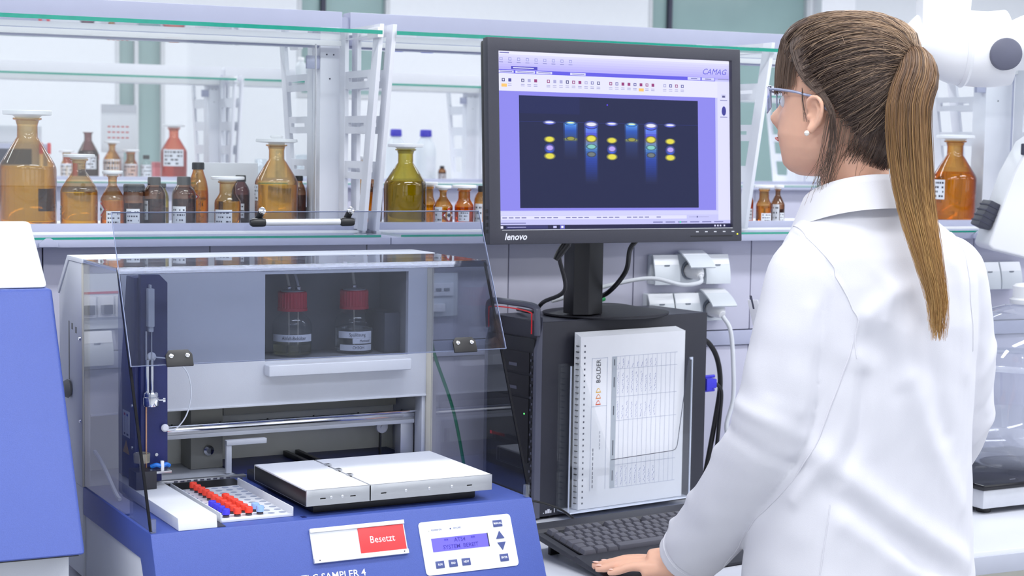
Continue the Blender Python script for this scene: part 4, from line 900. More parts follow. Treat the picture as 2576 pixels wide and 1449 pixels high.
for a in (.018, .592): rc_(a, a+.022, .182, .200, (244, 196, 110), 5)
rc_(.006, .935, .222, .895, (138, 134, 232), 2)                                          # lilac work area
rc_(.0, .945, .900, .922, (206, 206, 248), 3); rc_(.010, .80, .925, .945, (222, 222, 250), 3)
for i in range(26):
    if i % 5 != 4: rc_(.015+i*.026, .015+i*.026+.019, .932, .938, (120, 120, 176), 4)
rc_(.81, .90, .934, .936, (150, 150, 200), 4); rc_(.845, .850, .930, .940, (90, 90, 150), 5)
for i in range(6): rc_(.65+i*.055, .65+i*.055+.042, .962, .968, (120, 120, 176), 3)
rc_(.002, .11, .962, .968, (120, 120, 176), 3); rc_(.768, .774, .960, .970, (70, 220, 170), 4)
rc_(.945, 1, .124, .955, (220, 220, 250), 2); rc_(.948, .997, .108, .114, (150, 150, 200), 3)
for yy in (.20, .30): rc_(.962, .985, yy, yy+.022, (206, 206, 240), 3); rc_(.967, .980, yy+.008, yy+.020, (90, 90, 140), 4); rc_(.957, .990, yy+.034, yy+.039, (140, 140, 190), 3)
ik.ell(*q(.974, .300), .005, .009, (64, 64, 150), 5)
rc_(0, 1, .976, 1, (34, 34, 70), 5); rc_(.03, .20, .979, .997, (58, 58, 110), 6); rc_(.006, .018, .981, .995, (225, 225, 250), 6); rc_(.035, .11, .986, .990, (170, 170, 220), 7); rc_(.250, .270, .978, .998, (100, 100, 200), 6); rc_(.255, .264, .982, .994, (240, 240, 255), 7); rc_(.222, .236, .982, .994, (190, 190, 240), 6)
for a in (.925, .938, .950, .968): rc_(a, a+.007, .983, .993, (220, 220, 250), 6)
# the plate image
gx0, gx1, gy0, gy1 = .088, .855, .245, .880
rc_(gx0, gx1, gy0, gy1, (26, 33, 72), 3); rc_(gx0+.002, gx0+.25, gy0, gy0+.10, (28, 36, 84), 4)
def gl(fx, fy, w, h, c, lay=6):
    cx, cy = q(gx0+(gx1-gx0)*fx, gy0+(gy1-gy0)*fy)
    for s, f in ((1.35, .35), (1.12, .7), (.9, 1.)): ik.ell(cx, cy, w*s*.34, h*s*.37, [30*(1-f)+c[0]*f, 36*(1-f)+c[1]*f, 70*(1-f)+c[2]*f], lay+(0 if s > 1.2 else 1 if s > 1 else 2), 16)
def lane(fx, f0, f1, w, stops):
    xc, _ = q(gx0+(gx1-gx0)*fx, 0); n = 26
    for i in range(n):
        t_ = (i+.5)/n; ya = q(0, gy0+(gy1-gy0)*(f0+(f1-f0)*i/n))[1]; yb = q(0, gy0+(gy1-gy0)*(f0+(f1-f0)*(i+1)/n))[1]
        for (s0, c0), (s1, c1) in zip(stops[:-1], stops[1:]):
            if s0 <= t_ <= s1: k = (t_-s0)/(s1-s0); c = [c0[j]+(c1[j]-c0[j])*k for j in range(3)]
        cd = [30+(c[j]-(30, 36, 70)[j])*.45+((0, 36-30, 70-30)[j]) for j in range(3)]
        ik.rect(xc-w*.62, xc+w*.62, yb, ya, cd, 4); ik.rect(xc-w*.5, xc+w*.5, yb, ya, c, 5)
YE = (226, 216, 74); PU = (180, 160, 245); BL = (60, 96, 230)
ya_, yb_ = q(0, gy0+(gy1-gy0)*.228)[1], q(0, gy0+(gy1-gy0)*.231)[1]; ik.rect(q(gx0, 0)[0], q(gx1, 0)[0], yb_, ya_, (44, 56, 130), 4)
LX = (.160, .275, .388, .502, .614, .724, .835)
for fx in (LX[0], LX[3], LX[6]):
    gl(fx, .235, .030, .0085, (120, 130, 255)); gl(fx, .233, .026, .004, (236, 236, 255), 9); gl(fx, .385, .026, .012, YE); gl(fx, .468, .024, .019, BL); gl(fx, .462, .020, .012, PU, 9); gl(fx, .535, .027, .013, YE)
for fx in (LX[1], LX[4]):
    lane(fx, .235, .56, .024, ((0, (96, 160, 240)), (.2, (40, 84, 180)), (.40, (44, 70, 130)), (.44, (140, 150, 90)), (.52, (40, 56, 110)), (1, (30, 36, 72)))); gl(fx, .236, .028, .008, (80, 160, 255)); gl(fx, .233, .022, .0035, (226, 250, 200), 9); gl(fx, .375, .022, .008, (150, 150, 70))
for fx in (LX[2], LX[5]):
    lane(fx, .235, .78, .023, ((0, (70, 120, 250)), (.12, (100, 130, 230)), (.20, (70, 70, 200)), (.28, (120, 120, 150)), (.40, (90, 150, 210)), (.47, (60, 100, 170)), (.60, (40, 66, 160)), (.80, (32, 50, 120)), (1, (30, 36, 72))))
    gl(fx, .248, .034, .016, (90, 110, 255)); gl(fx, .243, .030, .009, (226, 226, 255), 9); gl(fx, .372, .027, .014, YE); gl(fx, .445, .025, .010, (130, 200, 190)); gl(fx, .515, .022, .010, (110, 120, 120))
ik.ell(*q(.455, .285), .0016, .0016, (90, 70, 230), 6)
SC = ik.build('screen', m_scr, Mo, SM @ Matrix.Translation((0, 0, -.0035)))
text('screen_logo', 'CAMAG', .0155, M('screen_logo_ink', (60, 56, 150), .5, emit=.6), SC, SM @ Matrix.Translation((*q(.928, .070), -.0018)), shear=.35, width=1.0)
MB().box(x0+.002, x1-.002, y0-.0016, y0-.0006, .0, .0068, SM).build('light_strip', m_alu, Mo)
text('maker_mark', 'lenovo', .0165, M('mark_silver', (222, 224, 232), .3, metal=.2), Mo, SM @ Matrix.Translation((x0+.029, y0-.0135, .0064)), shear=.25, bold=.0004, width=1.0)
for i in range(5): MB().box(x1-.086+i*.0205, x1-.080+i*.0205, y0-.0088, y0-.0068, .006, .0066, SM).build('button_mark', m_alu, Mo)
MB().box(x1-.098, x1-.002, y0-.0165, y0-.0150, .006, .0068, SM).build('button_groove', m_black, Mo)
MB().box(x1+.008, x1+.0105, y0-.0140, y0-.0115, .006, .0068, SM).build('power_led', M('led_yellow', (220, 220, 40), .4, emit=1.), Mo)
for k in range(4): MB().box(-MW-.0008, -MW+.001, -MH+.02+k*.012, -MH+.027+k*.012, -.010, .0, SM).build('side_key', m_black, Mo, bevel=.0004)
# stand
cl = to_mo((1.520, 2.940, 1.2)); cxp, cyp = cl.x, cl.y
MB().prism([(cxp-.033, cyp-.020), (cxp-.004, cyp-.030), (cxp+.033, cyp-.020), (cxp+.033, cyp+.02), (cxp-.033, cyp+.02)], 'z', .010, .40).build('stand_column', m_black, Mo, bevel=.002)
nk = SM @ Vector((0, -.02, -.05)); MB().box(cxp-.028, cxp+.028, nk.y-.01, cyp-.018, .28, .36).build('neck', m_black, Mo, bevel=.004)
n = 40; bp = [(.134*math.cos(2*math.pi*k/n), .108*math.sin(2*math.pi*k/n)) for k in range(n)]
sb = MB(); sb.add([(x*s, y*s, z) for (s, z) in ((.97, .0), (1., .003), (1., .006), (.55, .014), (.3, .020)) for x, y in bp], [(i*n+k, i*n+(k+1) % n, (i+1)*n+(k+1) % n, (i+1)*n+k) for i in range(4) for k in range(n)]+[tuple(range(n))[::-1], tuple(4*n+k for k in range(n))])
sbo = sb.build('stand_base', m_blackm, Mo, smooth=True, angle=40); sbo.location = (.016, .016, .0)
# ------------------------------------------------------------------ cables
def cable(name, pts, r, mat, label, cat='cable'): return tag(MB().tube(spline(pts), r, 10).build(name, mat, smooth=True), label, cat)
m_cabk = M('cable_black', (18, 18, 22), .4); m_cabw = M('cable_white', (222, 226, 232), .4)
mb_ = lambda x, y, z: tuple(Mo.matrix_basis @ (SM @ Vector((x, y, z))))
c1 = cable('monitor_cable', [mb_(-.085, -MH+.01, -.04), mb_(-.100, -MH-.020, -.05), (1.425, 2.83, 1.235), (1.415, 2.90, 1.205), (1.428, 2.97, 1.180), (1.45, 3.09, 1.172)], .0040, m_cabk, 'black monitor cable with thick plug, left of the stand')
MB().tube([mb_(-.083, -MH+.02, -.04), mb_(-.088, -MH-.002, -.043), mb_(-.0995, -MH-.019, -.05), mb_(-.106, -MH-.030, -.0525)], [.008, .0085, .0075, .005], 12).build('plug_sleeve', m_black, c1, smooth=True)
cable('power_cable', [mb_(.07, -MH+.01, -.04), mb_(.055, -MH-.012, -.05), (1.575, 2.87, 1.262), (1.570, 2.935, 1.215), (1.595, 3.06, 1.195), (1.635, 3.145, 1.180), (1.66, 3.165, 1.08)], .0048, m_cabk, 'thick black cable hanging right of the monitor stand')
cable('white_cable', [(1.905, 3.135, 1.228), (1.895, 3.12, 1.216), (1.85, 3.12, 1.212), (1.78, 3.13, 1.226), (1.70, 3.14, 1.215), (1.62, 3.15, 1.195), (1.56, 3.16, 1.18)], .0045, m_cabw, 'white cable running level from the upper open socket')
cable('white_cable', [(1.962, 3.132, 1.140), (1.972, 3.115, 1.110), (1.978, 3.11, 1.04), (1.980, 3.11, .96), (1.965, 3.11, .90), (1.985, 3.11, .86), (2.04, 3.11, .80)], .0048, m_cabw, 'white cable hanging down from the lower open socket')
cable('black_lead', [tw(TL+.005, .040, .325), tw(TL+.035, .038, .320), tw(TL+.062, .036, .285), tw(TL+.072, .034, .23), tw(TL+.062, .034, .16), tw(TL+.03, .034, .01)], .0055, m_cabk, 'black lead arching out of the tower back')
t = thing('video_plug', 'violet blue video plug on the tower back', 'plug', tw(TL+.0045, .017, .235), TR); m_vga = M('violet_plug', (64, 60, 214), .4)
MB().box(0, .016, -.016, .016, -.013, .013).build('shell', m_vga, t, bevel=.002); MB().box(.016, .034, -.010, .010, -.010, .010).build('hood', m_vga, t, bevel=.003)
for k in (-1, 1): MB().tube([(.0, 0, k*.0145), (.034, 0, k*.0145)], .0034, 10).build('thumb_screw', m_vga, t, smooth=True)
MB().tube(spline([(.034, 0, 0), (.050, .0, -.010), (.056, .0, -.03), (.055, .004, -.09), (.050, .006, -.16), (.045, .008, -.225)]), .0042, 8).build('lead', m_cabk, t, smooth=True)
t = thing('green_plug', 'green plug lying beside the monitor stand column', 'plug', (1.632, 3.105, 1.1745), R(20)); m_gr = M('green_plug', (30, 170, 90), .4)
MB().box(-.016, .016, -.010, .010, .0, .020).build('body', m_gr, t, bevel=.004); MB().tube([(.016, 0, .010), (.03, 0, .012)], .005, 10).build('strain_relief', m_gr, t, smooth=True)

# ------------------------------------------------------------------ keyboard
KR = R(9.0); KB = thing('keyboard', 'black computer keyboard with palm rest in front of the tower', 'keyboard', (1.318, 2.470, .7880), KR)
KT = Matrix.Rotation(R(8.0), 4, 'X')
m_kb = M('keyboard_body', (46, 47, 56), .5, var=.06, bump=.1, bscale=1200); m_kk = M('keycap_dark', (84, 84, 94), .5, var=.06, bump=.08, bscale=1500); m_kl = M('keycap_legend', (190, 192, 205), .6)
b = MB(); b.prism([(-.052, .001), (-.052, .006), (.055, .013), (.060, .010), (.172, .012), (.176, .017), (.206, .017), (.206, .002)], 'x', -.012, .455, KT); b.build('body', m_kb, KB, bevel=.0015)
MB().box(.002, .441, .062, .170, .0122, .0128, KT).build('key_bed', m_black, KB)
for x in (.02, .42): MB().box(x, x+.02, .17, .178, -.0072, .0262).build('tilt_foot', m_black, KB, bevel=.001)
kmesh = {}
def keycap(x, y, w, h=.0172):
    k = (round(w, 4), round(h, 4))
    if k not in kmesh:
        bm_ = MB(); a, b_ = w/2, h/2; t_ = .0026
        bm_.add([(-a, -b_, 0), (a, -b_, 0), (a, b_, 0), (-a, b_, 0), (-a+t_, -b_+t_*.8, .0075), (a-t_, -b_+t_*.8, .0075), (a-t_, b_-t_*.5, .0082), (-a+t_, b_-t_*.5, .0082)], [(0, 3, 2, 1), (4, 5, 6, 7), (0, 1, 5, 4), (1, 2, 6, 5), (2, 3, 7, 6), (3, 0, 4, 7)])
        o = bm_.build('key', m_kk, None, bevel=.0006); kmesh[k] = o.data; bpy.data.objects.remove(o)
    o = obj('key', kmesh[k], KB); o.matrix_local = KT @ Matrix.Translation((x, y, .0128)); return o
P_ = .01905; rows = [(.158, [(0, 1)]+[(2+i, 1) for i in range(4)]+[(6.5+i, 1) for i in range(4)]+[(11+i, 1) for i in range(4)]),
    (.136, [(i, 1) for i in range(13)]+[(13, 2)]), (.117, [(0, 1.5)]+[(1.5+i, 1) for i in range(12)]), (.098, [(0, 1.75)]+[(1.75+i, 1) for i in range(12)]),
    (.079, [(0, 1.25)]+[(1.25+i, 1) for i in range(11)]+[(12.25, 2.75)]), (.0605+.0005, [(0, 1.5), (1.5, 1.25), (2.75, 1.25), (4, 5.75), (9.75, 1.25), (11, 1.25), (12.25, 1.25)])]
for y, ks in rows:
    for a, w in ks: keycap(.004+(a+w/2)*P_, y, w*P_-.0016)
for c_ in range(7):
    for r_, y in enumerate((.158, .136, .117, .098, .079, .061)):
        if c_ < 3 and r_ in (3,) or (c_ in (0, 2) and r_ == 4) or c_ == 6 and r_ > 4: continue
        if c_ >= 3 and r_ == 0: continue
        keycap(.004+(15.5+c_+(.35 if c_ > 2 else 0))*P_, y, P_-.0016)
cable('keyboard_cable', [tuple(KB.matrix_basis @ (KT @ Vector((.10, .205, .010)))), (1.375, 2.74, .84), (1.325, 2.765, .853), (1.27, 2.78, .84), (1.20, 2.80, .80), (1.14, 2.84, .785)], .0022, m_cabk, 'thin black keyboard cable arching before the tower')

# ------------------------------------------------------------------ person (local frame: x to the camera's right, y away from it)
import numpy as np
from mathutils.bvhtree import BVHTree
m_skin = M('skin', (230, 180, 154), .5, var=.05, nscale=60, bump=.04, bscale=700, sub=.15); m_coat = M('white_cotton', (218, 218, 225), .85, spec=.2, var=.012, nscale=20, bump=.10, bscale=900)
PE = thing('person', 'person in white lab coat with long brown ponytail and safety glasses, hand on keyboard', 'person', (1.601, 2.123, 0), -YAW)
BF = R(28); fB = Vector((-math.sin(BF), math.cos(BF), 0)); rB = Vector((math.cos(BF), math.sin(BF), 0))
def ring_loft(b, rings):
    n = len(rings[0]); o = [p for r in rings for p in r]
    fs = [(i*n+k, i*n+(k+1) % n, (i+1)*n+(k+1) % n, (i+1)*n+k) for i in range(len(rings)-1) for k in range(n)]+[tuple(range(n))[::-1], tuple((len(rings)-1)*n+k for k in range(n))]
    b.add(o, fs)
def body_rings(spec, n=48):
    out = []
    for (z, cx, cy, w, t, e) in spec:
        r = []
        for k in range(n):
            a = 2*math.pi*k/n; c, s = math.cos(a), math.sin(a); q = (abs(c)**e+abs(s)**e)**(-1/e)
            r.append(Vector((cx, cy, z))+rB*(w*q*c)+fB*(t*q*s))
        out.append(r)
    return out
def limb(b, pts, rad, seg=28, n=7):
    c = spline(pts, n); m = len(pts)-1; rr = []
    for i in range(len(c)):
        t = min(i/n, m-1e-6); k = int(t); f = t-k; f = f*f*(3-2*f); rr.append(rad[k]*(1-f)+rad[k+1]*f)
    b.tube(c, rr, seg)
def fuse(b, name, mat, parent, voxel, smooth=4, fold=None):
    me = bpy.data.meshes.new('raw'); me.from_pydata(b.v, [], b.f); me.update(); bm = bmesh.new(); bm.from_mesh(me); bmesh.ops.recalc_face_normals(bm, faces=bm.faces); bm.to_mesh(me); bm.free()
    o = bpy.data.objects.new('raw', me); COL.objects.link(o)
    r_ = o.modifiers.new('r', 'REMESH'); r_.mode = 'VOXEL'; r_.voxel_size = voxel; r_.adaptivity = 0; s_ = o.modifiers.new('s', 'SMOOTH'); s_.factor = .5; s_.iterations = smooth
    dg = bpy.context.evaluated_depsgraph_get(); out = bpy.data.meshes.new_from_object(o.evaluated_get(dg)); bpy.data.objects.remove(o); bpy.data.meshes.remove(me)
    if fold: fold(out)
    out.materials.clear(); out.materials.append(mat); out.shade_smooth(); out.name = name; return obj(name, out, parent)
# head
HP = R(55); hc = Vector((-.062, .004, 1.573)); hf = Vector((-math.sin(HP), math.cos(HP), 0)); hr = Vector((math.cos(HP), math.sin(HP), 0)); pt = R(4)
hfp = hf*math.cos(pt)+Vector((0, 0, math.sin(pt))); hu = hr.cross(hfp)
def hw(x, y, z): return hc+hr*x+hfp*y+hu*z
prof = [(.1145, .0, -.004, .004), (.112, .022, -.036, .026), (.104, .048, -.064, .046), (.090, .068, -.083, .0605), (.068, .083, -.094, .0700), (.040, .0905, -.098, .0745), (.015, .0915, -.098, .0755), (-.010, .0885, -.095, .0745), (-.032, .0890, -.087, .0720),
        (-.052, .0900, -.074, .0680), (-.070, .0850, -.056, .0620), (-.086, .0810, -.036, .0530), (-.099, .0760, -.008, .0420), (-.108, .0670, .010, .0300), (-.1135, .054, .026, .014)]
def head_rings(grow=0., feat=True, n=72, fine=4):
    zs = []; 
    for (a, b_) in zip(prof[:-1], prof[1:]): zs += [tuple(a[j]+(b_[j]-a[j])*k/fine for j in range(4)) for k in range(fine)]
    zs.append(prof[-1]); out = []
    for (z, yf, yb, w) in zs:
        cy = (yf+yb)/2; ly = (yf-yb)/2+grow; lw_ = w+grow; r = []
        for k in range(n):
            a = 2*math.pi*k/n; c, s = math.cos(a), math.sin(a); e = 2.25; q = (abs(c)**e+abs(s)**e)**(-1/e); x, y = lw_*q*c, cy+ly*q*s
            if feat and s > 0:
                g = lambda x0, z0, sx, sz: math.exp(-((x-x0)/sx)**2-((z-z0)/sz)**2)
                nose = (.024*math.exp(-((z+.030)/.017)**2)+.008*math.exp(-((z+.004)/.022)**2))*math.exp(-(x/(.0085+.004*math.exp(-((z+.034)/.01)**2)))**2)
                y += nose+.0065*g(0, -.058, .020, .0055)+.0065*g(0, -.068, .018, .006)+.005*g(0, -.096, .02, .012)
                y -= .010*(g(.032, -.002, .017, .012)+g(-.032, -.002, .017, .012))+.004*g(0, -.0625, .024, .0025)
                y += .003*(g(.03, .022, .03, .01)+g(-.03, .022, .03, .01))
            r.append(hw(x, y, z+(grow*1.0 if z > .06 else 0)))
        out.append(r)
    return out
b = MB(); ring_loft(b, head_rings()[::-1])
for sx in (-1, 1):                                # ears: rim, lobe, inner shell
    ex = .0755*sx
    def E_(y, z, off): return hw(ex+sx*off*.9, y*.92+.008, z*.86-.016)
    rim = [E_(.006, .004, .000), E_(.006, .016, .008), E_(-.002, .026, .013), E_(-.014, .027, .016), E_(-.023, .018, .018), E_(-.0245, .004, .017), E_(-.020, -.012, .014), E_(-.012, -.024, .010), E_(-.004, -.031, .007), E_(.003, -.028, .003)]
    b.tube(spline(rim, 6), .0036, 10); b.tube(spline([E_(-.004, -.020, .004), E_(-.006, -.027, .007), E_(.000, -.031, .005)], 5), .0062, 10)
    b.tube(spline([E_(-.004, .016, .006), E_(-.014, .012, .010), E_(-.015, -.002, .010), E_(-.010, -.014, .008), E_(-.002, -.016, .005)], 6), .0030, 8)
    n = 16; b.add([E_(-.009+.016*math.cos(2*math.pi*k/n), .001+.026*math.sin(2*math.pi*k/n), o_+.004*(-math.cos(2*math.pi*k/n))) for o_ in (-.004, .0055) for k in range(n)], [tuple(range(n))[::-1], tuple(range(n, 2*n))]+[(k, (k+1) % n, n+(k+1) % n, n+k) for k in range(n)])
    b.tube([E_(.004, -.006, .000), E_(.003, -.009, .006)], .0048, 10)
limb(b, [(-.030, -.008, 1.36), (-.034, -.010, 1.43), tuple(hw(0, -.030, -.07)), tuple(hw(0, -.026, -.02))], [.062, .052, .0510, .050])
ring_loft(b, body_rings([(1.02, 0, 0, .12, .08, 2.3), (1.20, 0, 0, .13, .085, 2.3), (1.33, 0, 0, .135, .08, 2.4), (1.38, -.015, -.003, .11, .07, 2.3), (1.42, -.03, -.008, .07, .055, 2.1)], 40))
limb(b, [(-.110, -.064, 1.345), (-.142, -.072, 1.20), (-.168, -.055, 1.065), (-.220, .040, .938), (-.258, .130, .826)], [.048, .042, .038, .036, .026])
limb(b, [(.125, .066, 1.335), (.160, .085, 1.21), (.172, .105, 1.085), (.150, .19, .98), (.10, .27, .90)], [.048, .042, .038, .036, .026])
# left hand: palm, four fingers and a thumb lying on the palm rest
W0 = Vector((-.258, .130, .826)); ax = Vector((-.96, .28, 0)).normalized(); sd = Vector((.28, .96, 0)).normalized()      # along the fingers, towards the thumb
def hp_(l, s, z): p = W0+ax*l+sd*s; return (p.x, p.y, z)
b.tube(spline([hp_(-.01, 0, .826), hp_(.02, .001, .824), hp_(.045, .002, .822), hp_(.068, .001, .817)], 5), [.0250]*5+[.0255]*5+[.0245]*5+[.020], 20)
b.tube(spline([hp_(.025, .016, .820), hp_(.055, .020, .818), hp_(.080, .019, .8150)], 5), [.0135]*11, 14); b.tube(spline([hp_(.025, -.016, .817), hp_(.055, -.019, .813), hp_(.076, -.022, .810)], 5), [.0130]*11, 14)
FG = [(.080, .0225, .076, .0086), (.083, .0065, .083, .0089), (.079, -.0095, .077, .0085), (.071, -.0245, .060, .0076)]
nails = []
for (l0, s0, ln_, rd) in FG:
    pts = [hp_(l0-.030, s0*.8, .819), hp_(l0, s0, .8185), hp_(l0+ln_*.40, s0*1.10, .8160), hp_(l0+ln_*.72, s0*1.16, .8085), hp_(l0+ln_, s0*1.18, .8035)]
    limb(b, pts, [rd*1.05, rd*1.14, rd*.98, rd*.92, rd*.66], 14, 6); nails.append((hp_(l0+ln_-.007, s0*1.18, .8045+rd*.78), rd))
pts = [hp_(.012, .020, .818), hp_(.040, .038, .813), hp_(.066, .045, .8095), hp_(.092, .044, .8060)]
limb(b, pts, [.0130, .0125, .0102, .0072], 14, 6); nails.append((hp_(.087, .0442, .8125), .0092))
# right hand at the end of the hidden arm
for k in range(4): limb(b, [(.10, .27, .90), (.075-.006*k, .31-.014*k, .885), (.055-.008*k, .345-.016*k, .865), (.05-.008*k, .36-.016*k, .84)], [.016, .0105, .009, .007], 12, 5)
limb(b, [(.09, .26, .89), (.06, .265, .875), (.045, .275, .85)], [.014, .010, .007], 12, 5)
body = fuse(b, 'body', m_skin, PE, .0026, 3)
m_nail = M('nail', (240, 196, 180), .3, var=.02); 
for (p, rd) in nails:
    me = MB().lathe([(.0005, .0010), (rd*.45, .0007), (rd*.62, 0)], 12); me.v = [tuple(Vector(p)+ax*(v[0]*1.25)+sd*v[1]+Vector((0, 0, v[2]))) for v in me.v]; me.build('nail', m_nail, PE, smooth=True)
m_lip = M('lips', (196, 112, 104), .4); m_eye = M('eye_white', (235, 236, 240), .15); m_iris = M('iris_dark', (52, 36, 28), .1)
for sx in (-1, 1):
    e_ = MB().lathe([(.0005, -.0118), (.006, -.0102), (.0102, -.006), (.0118, 0), (.0102, .006), (.006, .0102), (.0005, .0118)], 16); c_ = hw(.032*sx, .0715, -.002); e_.v = [tuple(c_+Vector(v)) for v in e_.v]; eo = e_.build('eyeball', m_eye, PE, smooth=True)
    MB().lathe([(.0052, 0), (.004, .0012), (.0005, .0016)], 14, M4=mat4(tuple(c_+hfp*.0112), tuple(hr), tuple(hu))).build('iris', m_iris, eo, smooth=True)
    br_ = MB().tube(spline([hw(.016*sx, .0925, .017), hw(.032*sx, .0900, .022), hw(.050*sx, .079, .016)], 5), [.0012]+[.0020]*8+[.0010]*2, 6).build('eyebrow', M('brow_brown', (74, 56, 46), .7), PE, smooth=True)
MB().tube(spline([hw(-.021, .0855, -.0630), hw(-.008, .0970, -.0600), hw(.008, .0970, -.0600), hw(.021, .0855, -.0630)], 5), .0016, 8).build('lips', m_lip, PE, smooth=True)
MB().lathe([(.0005, -.0042), (.0030, -.0030), (.0042, 0), (.0030, .0030), (.0005, .0042)], 14, tuple(hw(-.0870, .008, -.0465))).build('pearl_earring', M('pearl', (240, 236, 228), .15, var=.02), PE, smooth=True)
# safety glasses
m_gfr = M('glasses_frame', (160, 166, 192), .25, metal=.3); m_glens = G('safety_lens', (.86, .87, .97), .08, haze=.03, hazec=(190, 186, 250))
GL = obj('safety_glasses', None, PE)
for sx in (-1, 1):
    vs = []; fs = []; n = 9; mrows = 5
    for j in range(mrows):
        for i in range(n):
            u = i/(n-1); x = .010+.058*u; z = .016-.040*(j/(mrows-1))*(1-.35*(abs(u-.45)*1.6)**2)+.004*(1-u); y = .1135-.55*max(0, x-.012)**1.0*.0-(x/.07)**2*.030-.004*(j/(mrows-1)); vs.append(hw(sx*x, y, z))
    for j in range(mrows-1):
        for i in range(n-1): fs.append((j*n+i, j*n+i+1, (j+1)*n+i+1, (j+1)*n+i))
    MB().add(vs, fs).build('lens', m_glens, GL, smooth=True)
    edge = [vs[i] for i in range(n)]+[vs[j*n+n-1] for j in range(1, mrows)]+[vs[(mrows-1)*n+i] for i in range(n-2, -1, -1)]+[vs[j*n] for j in range(mrows-2, -1, -1)]
    MB().tube(edge, .0011, 6).build('lens_rim', m_gfr, GL, smooth=True)
    MB().tube(spline([hw(sx*.068, .085, .014), hw(sx*.0760, .072, .015), hw(sx*.0800, .040, .0135), hw(sx*.0820, .018, .0100), hw(sx*.0830, .002, .0070), hw(sx*.080, -.018, -.010)], 5), [.0020]*26, 8).build('temple', m_gfr, GL, smooth=True)
MB().tube(spline([hw(-.010, .1135, .010), hw(0, .118, .012), hw(.010, .1135, .010)], 4), .0018, 8).build('bridge', m_gfr, GL, smooth=True)

# coat
b = MB()
ring_loft(b, body_rings([(.50, -.004, -.004, .215, .150, 2.3), (.66, -.006, -.002, .208, .145, 2.3), (.80, -.009, .0, .199, .136, 2.4), (.92, -.008, .0, .188, .126, 2.4), (1.04, -.004, .0, .176, .119, 2.4), (1.14, .0, .0, .172, .118, 2.4), (1.24, .002, .0, .173, .115, 2.4),
    (1.305, .001, .0, .171, .106, 2.4), (1.345, -.001, -.001, .165, .096, 2.3), (1.372, -.006, -.003, .146, .085, 2.2), (1.395, -.012, -.005, .120, .075, 2.1), (1.415, -.020, -.007, .095, .068, 2.1), (1.435, -.028, -.008, .074, .064, 2.0)], 64))
limb(b, [(-.085, -.048, 1.345), (-.116, -.066, 1.310), (-.137, -.076, 1.20), (-.162, -.070, 1.075), (-.203, .0, .965), (-.243, .075, .880), (-.266, .118, .838)], [.046, .060, .0635, .0650, .0620, .0560, .0500], 36, 7)
limb(b, [(.100, .050, 1.335), (.130, .066, 1.305), (.152, .085, 1.19), (.160, .100, 1.09), (.150, .165, 1.005), (.120, .235, .94), (.105, .262, .915)], [.046, .060, .058, .056, .054, .048, .046], 32, 7)
def polydist(P, pts):
    best = np.full(len(P), 1e9); pts = [np.array(p, float) for p in pts]
    for a, c in zip(pts[:-1], pts[1:]):
        d = c-a; L2 = float(d@d)+1e-12; t = np.clip(((P-a)@d)/L2, 0, 1); q = a+t[:, None]*d; best = np.minimum(best, np.sqrt(((P-q)**2).sum(1)))
    return best
